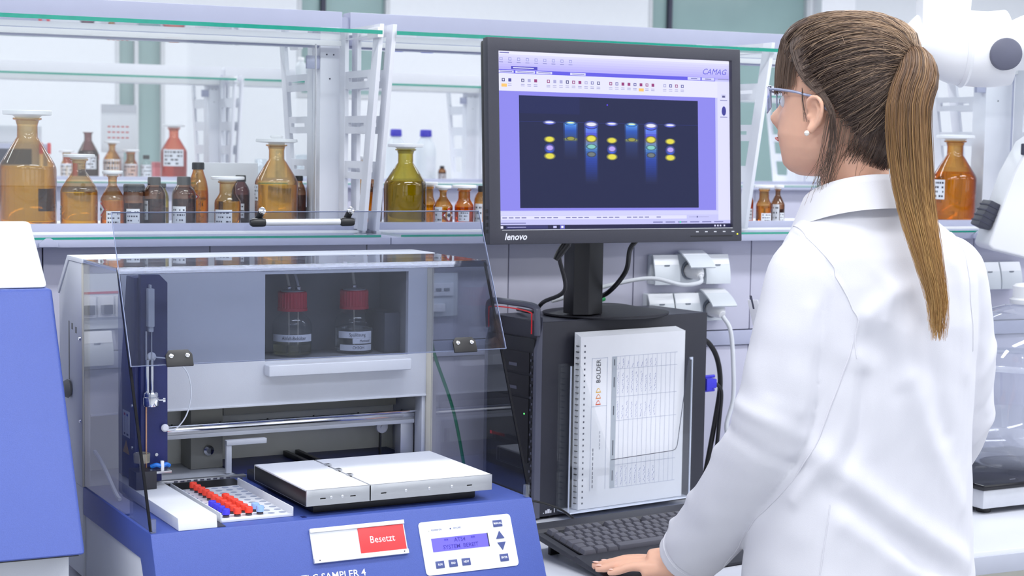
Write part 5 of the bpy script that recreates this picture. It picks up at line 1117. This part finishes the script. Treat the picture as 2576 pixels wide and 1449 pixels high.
def coat_folds(me):
    n = len(me.vertices); P = np.empty(n*3, 'f'); me.vertices.foreach_get('co', P); P = P.reshape(-1, 3).astype('f8'); Nn = np.empty(n*3, 'f'); me.vertex_normals.foreach_get('vector', Nn); Nn = Nn.reshape(-1, 3).astype('f8')
    D = np.zeros(n); rng = np.random.default_rng(4)
    lat = P[:, 0]*rB.x+P[:, 1]*rB.y; armL = np.exp(-(polydist(P, [(-.116, -.066, 1.31), (-.137, -.076, 1.20), (-.162, -.07, 1.075), (-.203, .0, .965), (-.266, .118, .838)])/.075)**6)
    # slow drape of the skirt and back
    D += (1-armL)*.0045*np.sin(lat*34+P[:, 2]*5+.8)*np.clip((1.12-P[:, 2])/.35, 0, 1)+(1-armL)*.0025*np.sin(lat*61-P[:, 2]*9)*np.clip((1.05-P[:, 2])/.3, 0, 1)
    D += (1-armL)*.0022*np.sin(lat*26+1.0+6*P[:, 2])*np.exp(-((P[:, 2]-1.22)/.10)**2)
    F_ = [  # soft folds and creases: points, width, height
        ([(-.035, -.135, 1.262), (-.005, -.125, 1.290), (.030, -.115, 1.300)], .016, .0070), ([(-.030, -.140, 1.225), (.0, -.135, 1.20), (.02, -.13, 1.15)], .018, -.0050),
        ([(-.02, -.13, 1.33), (.000, -.125, 1.295), (-.01, -.13, 1.255)], .012, .0050),
        ([(-.052, -.150, 1.20), (-.060, -.150, 1.14), (-.085, -.145, 1.06), (-.13, -.12, .985)], .012, .0055), ([(-.040, -.140, 1.17), (-.045, -.140, 1.09), (-.07, -.135, 1.02)], .012, -.0060),
        ([(-.10, -.13, 1.055), (-.02, -.14, .995), (.07, -.10, .930), (.14, -.05, .880)], .022, .0070), ([(-.08, -.14, 1.000), (.0, -.14, .945), (.10, -.08, .875)], .020, -.0060), ([(-.06, -.14, .955), (.03, -.13, .895), (.12, -.07, .82)], .020, .0060),
        ([(.03, -.12, 1.16), (.08, -.09, 1.06), (.13, -.05, .97)], .022, .0050), ([(.06, -.10, 1.24), (.075, -.09, 1.16), (.10, -.08, 1.08)], .020, -.0045),
        ([(.11, -.04, 1.33), (.12, -.035, 1.26), (.125, -.035, 1.17)], .016, .0050),
        ([(-.235, -.06, 1.130), (-.19, -.125, 1.110), (-.13, -.125, 1.085)], .013, .0050), ([(-.240, -.03, 1.085), (-.20, -.110, 1.070), (-.14, -.115, 1.040)], .012, -.0050), ([(-.245, .0, 1.040), (-.20, -.08, 1.035), (-.14, -.09, 1.010)], .014, .0055),
        ([(-.285, .06, .960), (-.24, -.0, .945), (-.18, .02, .915)], .012, .0045), ([(-.300, .11, .905), (-.26, .06, .880), (-.21, .075, .855)], .010, .0055), ([(-.305, .13, .880), (-.265, .10, .850), (-.22, .11, .83)], .010, -.0050), ([(-.31, .16, .865), (-.28, .135, .835)], .009, .0045),
        ([(-.205, -.11, 1.32), (-.21, -.12, 1.24), (-.215, -.12, 1.17)], .018, .0040), ([(-.17, -.145, 1.30), (-.165, -.15, 1.22), (-.175, -.14, 1.15)], .018, -.0035), ([(-.12, -.145, 1.27), (-.115, -.15, 1.20), (-.125, -.145, 1.12)], .016, .0040),
        ([(.205, .06, 1.20), (.185, .04, 1.16), (.165, .05, 1.14)], .012, .0050), ([(.22, .07, 1.13), (.195, .045, 1.10), (.165, .06, 1.08)], .012, -.0050), ([(.22, .09, 1.09), (.195, .06, 1.06), (.165, .08, 1.03)], .012, .0050),
        # seams
        ([(-.150, -.04, 1.392), (-.128, -.085, 1.375), (-.090, -.12, 1.330), (-.066, -.14, 1.285), (-.052, -.145, 1.235), (-.055, -.15, 1.20)], .0042, .0026), ([(-.148, -.04, 1.384), (-.124, -.09, 1.366), (-.084, -.125, 1.323), (-.058, -.145, 1.280)], .0040, -.0028),
        ([(-.058, -.150, 1.225), (-.085, -.150, 1.150), (-.115, -.140, 1.070), (-.155, -.09, .985), (-.195, .0, .905), (-.225, .09, .845)], .0042, .0026), ([(-.052, -.150, 1.215), (-.079, -.150, 1.145), (-.109, -.140, 1.063), (-.149, -.09, .978), (-.189, .0, .898)], .0036, -.0024),
        ([(-.085, -.13, .985), (-.095, -.13, .90), (-.105, -.13, .80), (-.11, -.13, .62)], .0040, -.0032)]
    for pts, w, h in F_:
        d = polydist(P, [tuple(p) for p in spline(pts, 5)]); D += h*np.exp(-(d/w)**2)
    D += .0008*np.sin(P[:, 0]*55+P[:, 2]*38+1.7*np.sin(P[:, 2]*21))*np.sin(P[:, 2]*27-P[:, 0]*19+P[:, 1]*30)+.0004*np.sin(P[:, 0]*96-P[:, 2]*60+P[:, 1]*80)*np.sin(P[:, 2]*41+2*np.sin(P[:, 0]*33))
    # cuff hem
    ax_ = np.array([-.266+.243, .118-.075, .838-.880]); ax_ /= np.linalg.norm(ax_); tc = (P-np.array([-.266, .118, .838]))@ax_; near = np.exp(-(polydist(P, [(-.243, .075, .88), (-.275, .13, .825)])/.075)**8)
    D += near*(-.0022*np.exp(-((tc+.026)/.003)**2))
    P += Nn*D[:, None]
    me.vertices.foreach_set('co', P.astype('f').ravel()); me.update()
coat = fuse(b, 'lab_coat', m_coat, PE, .0033, 7, coat_folds)
cbv = BVHTree.FromPolygons([v.co.copy() for v in coat.data.vertices], [tuple(p.vertices) for p in coat.data.polygons])
def seam(pts, r=.0011):
    q = []
    for p in spline(pts, 6):
        h = cbv.find_nearest(p)
        if h[0] is not None: q.append(h[0]+h[1]*.0004)
    MB().tube(q, r, 6).build('seam', m_coat, coat, smooth=True)
seam([(-.140, -.01, 1.392), (-.128, -.085, 1.385), (-.092, -.13, 1.340), (-.066, -.15, 1.290), (-.052, -.155, 1.240), (-.050, -.15, 1.20)])
seam([(-.056, -.150, 1.225), (-.084, -.155, 1.150), (-.112, -.145, 1.070), (-.150, -.10, .985), (-.195, -.01, .905), (-.225, .06, .855)])
seam([(-.085, -.15, .985), (-.095, -.15, .90), (-.105, -.15, .80), (-.11, -.15, .62)], .0009)
seam([(.125, .02, 1.385), (.14, -.02, 1.34), (.145, -.03, 1.28), (.14, -.02, 1.20)])
for tt in (.024,):                                # cuff hem
    ac = Vector((-.266, .118, .838)); av = Vector((-.023, .043, -.042)).normalized(); e1 = av.cross(Vector((0, 0, 1))).normalized(); e2 = av.cross(e1)
    seam([tuple(ac-av*tt+(e1*math.cos(a)+e2*math.sin(a))*.06) for a in [R(d) for d in range(0, 361, 24)]], .0008)
# collar: band folded over
n = 44; cc = Vector((-.034, -.008, 0)); lay = [(.058, 1.425), (.0595, 1.462), (.0620, 1.470), (.0665, 1.470), (.0720, 1.460), (.0815, 1.430), (.0850, 1.420), (.0820, 1.420), (.0700, 1.452), (.0640, 1.463), (.0625, 1.455), (.0620, 1.425)]
vs = []; fs = []; m_ = len(lay); arc = R(292)
for k in range(n+1):
    a = -arc/2+arc*k/n                            # 0 = middle of the back
    d_ = -fB*math.cos(a)+rB*math.sin(a); fr = (1-math.cos(a))/2
    for (rr, z) in lay:
        ro = rr*(1.08+.10*fr)*(1+.05*abs(math.sin(a))); zz = z-.058*fr**1.3-(.010*fr if rr > .068 else 0); vs.append(cc+Vector((0, 0, zz-.002))+d_*ro)
for k in range(n):
    for j in range(m_): fs.append((k*m_+j, k*m_+(j+1) % m_, (k+1)*m_+(j+1) % m_, (k+1)*m_+j))
fs += [tuple(range(m_)), tuple(n*m_+j for j in range(m_))[::-1]]
MB().add(vs, fs).build('collar', m_coat, coat, smooth=True, angle=80)
# sleeve pocket with a card
pk = MB().box(-.0012, .0012, -.016, .016, -.026, .026, Matrix.Translation((-.1865, -.048, 1.250)) @ Matrix.Rotation(R(-14), 4, 'Y') @ Matrix.Rotation(R(20), 4, 'Z')).build('sleeve_pocket', m_coat, coat, bevel=.0008)
MB().box(-.0016, .0006, -.006, .004, .010, .030, Matrix.Translation((-.1880, -.044, 1.252)) @ Matrix.Rotation(R(-14), 4, 'Y')).build('pen_clip', m_seam, pk)
# trousers and shoes below the coat
b = MB()
for sx in (-1, 1):
    o = rB*(.085*sx); limb(b, [(o.x, o.y, .78), (o.x, o.y, .48), (o.x+fB.x*.01, o.y+fB.y*.01, .26), (o.x, o.y, .075)], [.085, .068, .056, .050], 24, 6)
fuse(b, 'trousers', M('trousers_dark', (58, 62, 84), .8, var=.1, bump=.2), PE, .008, 3)
for sx in (-1, 1):
    o = rB*(.085*sx); sh_ = MB(); sh_.prism([(-.07, 0), (.17, 0), (.19, .02), (.15, .045), (.05, .085), (-.06, .085), (-.075, .03)], 'x', -.042, .042, Matrix(((rB.x, fB.x, 0, o.x), (rB.y, fB.y, 0, o.y), (0, 0, 1, .001), (0, 0, 0, 1)))); sh_.build('shoe', m_white, PE, bevel=.014, seg=3)

# hair
cap_r = head_rings(.0125, False, 72, 3)
bv = MB(); ring_loft(bv, cap_r[::-1]); bvh = BVHTree.FromPolygons([Vector(v) for v in bv.v], bv.f)
O_ = hw(0, -.004, .012)
def on_cap(d, off=0.):
    h = bvh.ray_cast(O_, d.normalized(), .4)
    p = h[0] if h[0] else O_+d.normalized()*.1
    return p+d.normalized()*off
def hl(p):                                        # head-local of a point
    q = p-hc; return Vector((q.dot(hr), q.dot(hfp), q.dot(hu)))
def hairline(z):
    t = [(-.12, -.090), (-.085, -.080), (-.05, -.058), (-.02, -.030), (.0, -.012), (.016, .008), (.035, .034), (.055, .052), (.075, .075), (.09, .2)]
    for (a, y0), (c, y1) in zip(t[:-1], t[1:]):
        if a <= z <= c: return y0+(y1-y0)*(z-a)/(c-a)
    return .2
keep = []
for f in bv.f:
    c = Vector((0, 0, 0))
    for i in f: c += Vector(bv.v[i])
    c = hl(c/len(f))
    if len(f) < 10 and c.y < min(hairline(c.z)-.012, .055) and c.z > -.072: keep.append(f)
used = sorted({i for f in keep for i in f}); ix = {i: k for k, i in enumerate(used)}
def hair_mat(name):
    m = bpy.data.materials.new(name); m.use_nodes = True; nt = m.node_tree; N = nt.nodes; p = N['Principled BSDF']; a = N.new('ShaderNodeAttribute'); a.attribute_name = 'ink'
    nt.links.new(a.outputs['Color'], p.inputs['Base Color']); p.inputs['Roughness'].default_value = .42; p.inputs['Specular IOR Level'].default_value = .55; p.inputs['Anisotropic'].default_value = .5; return m
m_hair = hair_mat('hair_strands'); m_cap = M('hair_base_brown', (74, 57, 50), .6, var=.25, nscale=120, stretch=(1, 1, .2))
cap = MB().add([tuple(Vector(bv.v[i])-(Vector(bv.v[i])-O_).normalized()*.0025) for i in used], [tuple(ix[i] for i in f) for f in keep]).build('hair_cap', m_cap, PE, smooth=True, fix=False)
class Strands:
    def __init__(s): s.v = []; s.f = []; s.c = []
    def add(s, pts, r0, r1, c0, c1):
        n = len(pts); o = len(s.v); t0 = (pts[1]-pts[0]).normalized(); up = Vector((.3, .5, .8)); nr_ = (up-t0*up.dot(t0)).normalized()
        for i, p in enumerate(pts):
            t = (pts[min(i+1, n-1)]-pts[max(i-1, 0)]).normalized(); nr_ = (nr_-t*nr_.dot(t)).normalized(); bn = t.cross(nr_); f = i/(n-1); r = r0*(1-f)+r1*f
            for k in range(3): a = 2.0944*k; s.v.append(p+(nr_*math.cos(a)+bn*math.sin(a))*r); s.c.append(tuple(c0[j]*(1-f)+c1[j]*f for j in range(3)))
        for i in range(n-1):
            for k in range(3): k2 = (k+1) % 3; s.f.append((o+i*3+k, o+i*3+k2, o+(i+1)*3+k2, o+(i+1)*3+k))
    def build(s, name, parent):
        me = bpy.data.meshes.new(name); me.from_pydata([tuple(v) for v in s.v], [], s.f); a = me.color_attributes.new('ink', 'FLOAT_COLOR', 'POINT')
        a.data.foreach_set('color', [x for c in s.c for x in (*s2l(c)[:3], 1.0)]); me.shade_smooth(); me.materials.append(m_hair); o = obj(name, me, parent); o['kind'] = 'stuff'; return o
rh = random.Random(11)
def mixc(a, b_, t): return tuple(a[i]+(b_[i]-a[i])*t for i in range(3))
DKB, MDB, LTB, GOL = (62, 49, 44), (106, 86, 75), (172, 143, 118), (206, 166, 114)
tie = hw(.0, -.1010, .064); tdir = (tie-O_).normalized()
S = Strands()
def swept(d0, off0, off1, col0, col1, r=.0008, wob=.0):
    pts = []; n = 13; ph = rh.uniform(0, 6); side = d0.cross(tdir)
    for i in range(n):
        t = i/(n-1); d = d0.lerp(tdir, t); d.normalize(); d = d+side*(math.sin(t*math.pi)*wob+.012*math.sin(t*7+ph)*(1-t)); off = off0*(1-t)+off1*t+(.004+.010*max(0, d0.dot(hu)))*math.sin(t*math.pi)
        pts.append(on_cap(d, off))
    pts[-1] = tie+Vector((rh.gauss(0, .003), rh.gauss(0, .003), rh.gauss(0, .004))); S.add(pts, r, r*.8, col0, col1)
cnt = 0
while cnt < 3600:                                 # swept back from the hairline and scalp to the tie
    z = rh.uniform(-.088, .118); ang = rh.uniform(-math.pi, math.pi); d = (hr*math.sin(ang)+hfp*math.cos(ang))
    d0 = (d*math.cos(math.asin(max(-1, min(1, z/.12))))+hu*(z/.12)).normalized(); p = hl(on_cap(d0))
    if p.y > hairline(p.z) or p.z < -.09: continue
    if p.z > .085 and p.y > .03: d0 = d0
    lum = rh.random(); top = max(0, (p.z-.045)/.06)
    c0 = mixc(DKB, MDB, lum); c1 = mixc(c0, LTB, rh.random()*.35)
    if rh.random() < .22+.55*min(1, top): c0 = mixc(c0, (196, 168, 140), .35+.55*rh.random()); c1 = mixc(LTB, (214, 182, 146), rh.random()*.8)
    swept(d0, rh.uniform(-.001, .0030), rh.uniform(.0, .004), c0, c1, rh.uniform(.00036, .00068), rh.gauss(0, .06)); cnt += 1
def fore(x): return .092*(1-(min(abs(x), .073)/.0765)**2.25)**.444
for k in range(1500):                             # fringe from the crown over the forehead
    u = rh.random(); x1 = .071-.142*u+rh.gauss(0, .002); ly = rh.uniform(.003, .0100); zb_ = .016+.008*rh.random()-.012*(rh.random()**4)
    y_r = rh.uniform(-.03, .045); rx = .040*(1-2*u)+rh.gauss(0, .004)
    pts = [on_cap(hw(rx, y_r, .12)-O_, .001+ly*.5), on_cap(hw(rx*.5+x1*.5, .5*y_r+.035, .112)-O_, .002+ly*.8), on_cap(hw(x1*.9, .070, .092)-O_, .001+ly*.8), hw(x1*.97, fore(x1)*.97+.006+ly*.7, .066), hw(x1, fore(x1)+.004+ly*.7, .040), hw(x1, fore(x1)+.004+ly*.6, zb_)]
    c = mixc(DKB, MDB, .2+.8*rh.random()); c2 = mixc(c, LTB, rh.random()*.6); S.add(spline(pts, 3), .0006, .0003, c, c2)
for k in range(480):                              # side hair over the temple, tucked behind the ear
    r_ = rh.random(); q_ = rh.random(); c = mixc(DKB, MDB, rh.random()); o_ = .003*rh.random()
    pts = [on_cap(hw(-.030-.03*r_, .030-.03*q_, .11)-O_, .003+o_), on_cap(hw(-.062, .048-.03*q_, .080)-O_, .003+o_), hw(-.0825-o_, .040-.024*q_, .054), hw(-.0865-o_, .018-.022*q_, .026+.006*r_), hw(-.0880-o_, -.010-.012*q_, .008), hw(-.0880-o_, -.026-.010*q_, -.016)]
    if r_ < .10: pts += [hw(-.080, -.026-.012*q_, -.065), hw(-.068+rh.gauss(0, .005), -.014+rh.gauss(0, .010), -.105-.03*rh.random())]
    S.add(spline(pts, 4), .0006, .0002, c, mixc(c, LTB, rh.random()*.45))
for k in range(10):                               # short wisps before the ear
    S.add(spline([hw(-.084, .024, .02), hw(-.082, .020+rh.gauss(0, .002), -.005), hw(-.078, .016+rh.gauss(0, .003), -.03)], 4), .0004, .0002, DKB, MDB)
for k in range(70):                               # loose strands running down the neck
    y0 = rh.uniform(-.090, -.020); L_ = rh.uniform(.02, .085)*(1.3 if rh.random() < .2 else 1); c = mixc(DKB, LTB, rh.random()*.7); fx = rh.gauss(0, .005)
    xa = -.080+.7*max(0, -.035-y0)
    S.add(spline([hw(xa-.004, y0, -.015), hw(xa-.003, y0+.004, -.05), hw(xa+.014+fx, y0+.016, -.080), hw(xa+.020+fx*1.6, y0+.030+rh.gauss(0, .006), -.088-L_)], 5), .00045, .0002, c, mixc(c, LTB, .4))
for k in range(420):                              # nape hair drawn upwards
    x0_ = rh.uniform(-.066, .05); c = mixc(DKB, MDB, rh.random()); q_ = rh.random(); f_ = 1-(abs(x0_)/.07)**2; p0 = hw(x0_*.80, -.036-.044*f_+.010*q_, -.060-.040*f_-.016*q_+rh.uniform(-.012, .016))
    S.add(spline([p0, hw(x0_*.98, -.052-.044*f_, -.046-.022*f_), on_cap((hw(x0_*1.08, -.064-.044*f_, -.02)-O_), .001+.002*q_), on_cap((hw(x0_*.7, -.1, .02)-O_), .003), tie+Vector((0, 0, -.004))], 4), .0002, .0008, c, mixc(c, LTB, .3*rh.random()))
for k in range(70):                               # flyaways over the crown
    a = rh.uniform(-1.2, 1.2); d0 = (hu*1.0+hr*math.sin(a)*.8+hfp*rh.uniform(-.9, .6)).normalized(); p = on_cap(d0, .004); q = on_cap((d0*.6+tdir*.4+hr*rh.gauss(0, .2)), rh.uniform(.006, .016))
    S.add(spline([p, (p+q)/2+hu*rh.uniform(.002, .008), q], 5), .0003, .0002, mixc(MDB, LTB, rh.random()), LTB)
S.build('hair_strands', PE)
# ponytail
PT = Strands(); core = [Vector(p) for p in (tie, tie+Vector((.006, -.012, .008)), tie+Vector((.009, -.028, .002)), tie+Vector((.007, -.042, -.022)), (.018, -.112, 1.565), (.021, -.118, 1.495), (.031, -.124, 1.425), (.047, -.140, 1.350), (.061, -.147, 1.285), (.064, -.147, 1.228))]
pc = spline(core, 5); npc = len(pc); fr_ = []; nv_ = Vector((.2, .3, 1.)); 
for i in range(npc):
    t_ = (pc[min(i+1, npc-1)]-pc[max(i-1, 0)]).normalized(); nv_ = (nv_-t_*nv_.dot(t_)).normalized(); fr_.append((nv_.copy(), t_.cross(nv_)))
def prad(t): s_ = min(1, t/.34); s_ = s_**.8; return (.0085+.0235*s_)*(1 if t < .55 else 1-.80*((t-.55)/.45)**1.1)
for k in range(2600):
    th = rh.uniform(0, 2*math.pi); rr_ = math.sqrt(rh.random())*(1.0 if rh.random() < .93 else 1.16); cut = .72+.28*rh.random()**1.3 if rh.random() < .85 else rh.uniform(.6, .85); ph = rh.uniform(0, 6); fq = rh.uniform(3, 8); am = rh.uniform(.0, .0034); pts = []
    m_n = max(10, int(npc*cut)); dr = rh.gauss(0, .45); clump = .0022*math.sin(th*5+.7)
    fi = [float(i) for i in range(0, m_n-1, 2)]+[min(npc-1.001, max(8., cut*(npc-1)))]
    for f_i in fi:
        i = int(f_i); ff = f_i-i; t = f_i/(npc-1); rd = prad(t)*(1+(rr_-1)*t if rr_ > 1 else rr_)+clump*t; a = th+dr*t; w = am*math.sin(fq*t*3+ph)*t+.006*math.sin(ph*3)*max(0, t-.8)*5; n1, n2 = fr_[i]; off = n1*math.cos(a)*rd+n2*math.sin(a)*rd; off.y *= .70
        pts.append(pc[i].lerp(pc[min(i+1, npc-1)], ff)+off+Vector((w, 0, 0)))
    band = .5+.5*math.sin(th*4+1.3*math.sin(th*2)); c0 = mixc((92, 72, 60), LTB, .10+.7*band*rh.random()); mid_ = mixc((120, 88, 60), GOL, rh.random()*.75*(.25+.75*band)); tip = mixc((172, 126, 74), (226, 184, 116), rh.random())
    if rh.random() < .40: c0 = mixc(DKB, MDB, rh.random()); mid_ = mixc((84, 64, 50), (128, 94, 62), rh.random())
    h = len(pts)//2; r = rh.uniform(.0004, .0007); PT.add(pts[:h+1], r, r, c0, mid_); PT.add(pts[h:], r, r*.35, mid_, tip)
pto = PT.build('ponytail', PE); pto['label'] = 'long brown ponytail turning golden at the tip'
MB().tube([tie+Vector((-.004, .002, -.001)), tie+Vector((.002, -.006, .002)), tie+Vector((.006, -.014, .004))], [.0125, .0135, .0120], 16).build('hair_tie', M('hair_tie_brown', (62, 44, 40), .7, var=.3, nscale=200), PE, smooth=True)

# ------------------------------------------------------------------ right hand side: hot plate, clear chamber, extraction arm, white instrument
t = thing('hot_plate', 'flat hot plate with black glass top on a silver base', 'hot plate', (2.45, 2.80, .7802), R(3))
MB().box(-.19, .19, -.16, .16, .012, .050).build('silver_base', m_alu, t, bevel=.004); MB().box(-.195, .195, -.165, .165, .0505, .062).build('glass_top', M('black_glass', (20, 20, 26), .12, var=.1), t, bevel=.003)
ik = Ink()
for k in range(5): ik.rect(-.10+k*.04, -.085+k*.04, -.140, -.137, (150, 152, 165))
ik.build('control_marks', m_ink, t, Matrix.Translation((0, 0, .0622)))
for a in (-.16, .16):
    for c_ in (-.13, .13): MB().lathe([(.014, 0), (.015, .004), (.014, .012)], 14, (a, c_, 0)).build('rubber_foot', m_black, t, smooth=True)
t = thing('clear_chamber', 'clear plastic domed chamber with white knob on the hot plate', 'chamber', (2.51, 2.79, .8424), 0)
m_ch = G('chamber_plastic', (.90, .915, .945), .06, haze=.10, hazec=(228, 234, 246)); m_ch2 = G('chamber_frosted', (.80, .82, .87), .05, haze=.30, hazec=(226, 230, 240)); m_rim = G('chamber_rim', (.75, .79, .88), .08, haze=.45, hazec=(236, 240, 250))
MB().lathe([(.09, 0), (.125, .006), (.150, .030), (.165, .075), (.170, .10)], 48, caps=False).build('bowl', m_ch2, t, smooth=True)
MB().lathe([(.170, .10), (.172, .215)], 48, caps=False).build('wall', m_ch, t, smooth=True)
MB().lathe([(.168, .215), (.185, .215), (.187, .221), (.185, .227), (.168, .227)], 48, caps=False).build('rim', m_rim, t, smooth=True, angle=60)
MB().lathe([(.172, .227), (.165, .262), (.140, .300), (.100, .325), (.055, .338), (.030, .341)], 48, caps=False).build('dome', m_ch, t, smooth=True)
MB().lathe([(.030, .341), (.040, .343), (.042, .352), (.036, .356), (.036, .380), (.030, .385), (.010, .387)], 32).build('knob', m_white, t, smooth=True, angle=50)
# extraction arm hanging from the ceiling
E = Vector
t = thing('extraction_arm', 'white swivelling extraction arm with dark joint cap hanging from above', 'extraction arm', (2.16, 2.62, 1.70), -YAW)
m_ext = M('arm_white', (242, 243, 246), .35, var=.01)
MB().prism([(-.082, .02), (.005, .005), (.012, .11), (.012, .12), (-.074, 1.25), (-.078, 1.25), (-.082, .12)], 'y', -.03, .03).build('drop_plate', m_ext, t, bevel=.006)
MB().tube(spline([(-.098, .03, .012), (-.085, .025, .014), (-.045, .01, .012), (.0, .0, .004), (.045, -.01, .000), (.085, -.012, .004)], 6), [.014+.038*min(1, i/7.)+.020*max(0, min(1, (i-7)/10.)) for i in range(31)], 36).build('elbow', m_ext, t, smooth=True)
MB().tube([(-.004, -.004, .003), (.002, -.004, .003), (.008, -.004, .003)], [.0725, .0765, .0725], 40).build('collar_ring', m_ext, t, smooth=True)
MB().tube(spline([(.06, -.012, .002), (.10, -.012, .008), (.15, -.012, .018), (.24, -.01, .026), (.42, -.01, .040)], 6), [.060-.0035*min(i, 4)+.0016*max(0, min(i-5, 8)) for i in range(25)], 36).build('arm_tube', m_ext, t, smooth=True)
MB().tube([(.064, -.060, -.012), (.064, -.086, -.012), (.064, -.088, -.012)], [.030, .030, .027], 32).build('joint_cap', M('joint_cap_grey', (92, 94, 112), .5), t, smooth=True)
MB().lathe([(.003, 0), (.003, .001)], 10, M4=mat4((-.008, -.0305, .095), (1, 0, 0), (0, 0, 1))).build('screw', m_seam, t)
# white instrument with dark knob at the right edge
t = thing('white_instrument', 'white slanted instrument head with ribbed dark knob at the right edge', 'instrument', (2.62, 2.95, 1.10), -YAW)
m_wi = M('instrument_white', (240, 241, 245), .3, var=.01)
MB().prism([(-.085, .20), (-.075, .19), (.02, .168), (.32, .160), (.32, .47), (.055, .47), (.0, .43), (-.035, .36)], 'y', -.05, .07).build('head', m_wi, t, bevel=.012, seg=3)
MB().prism([(.17, .0), (.30, .0), (.30, .17), (.16, .17)], 'y', -.03, .07).build('column', m_wi, t, bevel=.01)
kn = MB().prism([(-.028, -.0), (.0, .0), (.0, .062), (-.028, .062)], 'y', -.035, .035, Matrix.Translation((-.080, 0, .232)) @ Matrix.Rotation(R(26), 4, 'Y')).build('knob', M('knob_dark', (58, 60, 74), .5), t, bevel=.004)
for k in range(4): MB().box(-.0295, -.0005, -.036, .036, .010+k*.013, .013+k*.013, Matrix.Translation((-.080, 0, .232)) @ Matrix.Rotation(R(26), 4, 'Y')).build('knob_rib', m_seam, kn)
MB().box(-.02, .01, -.052, -.04, .40, .425).build('latch', m_seam, t, bevel=.003)
MB().box(.16, .31, -.05, .09, -.319, .0).build('foot_column', m_wi, t, bevel=.008)
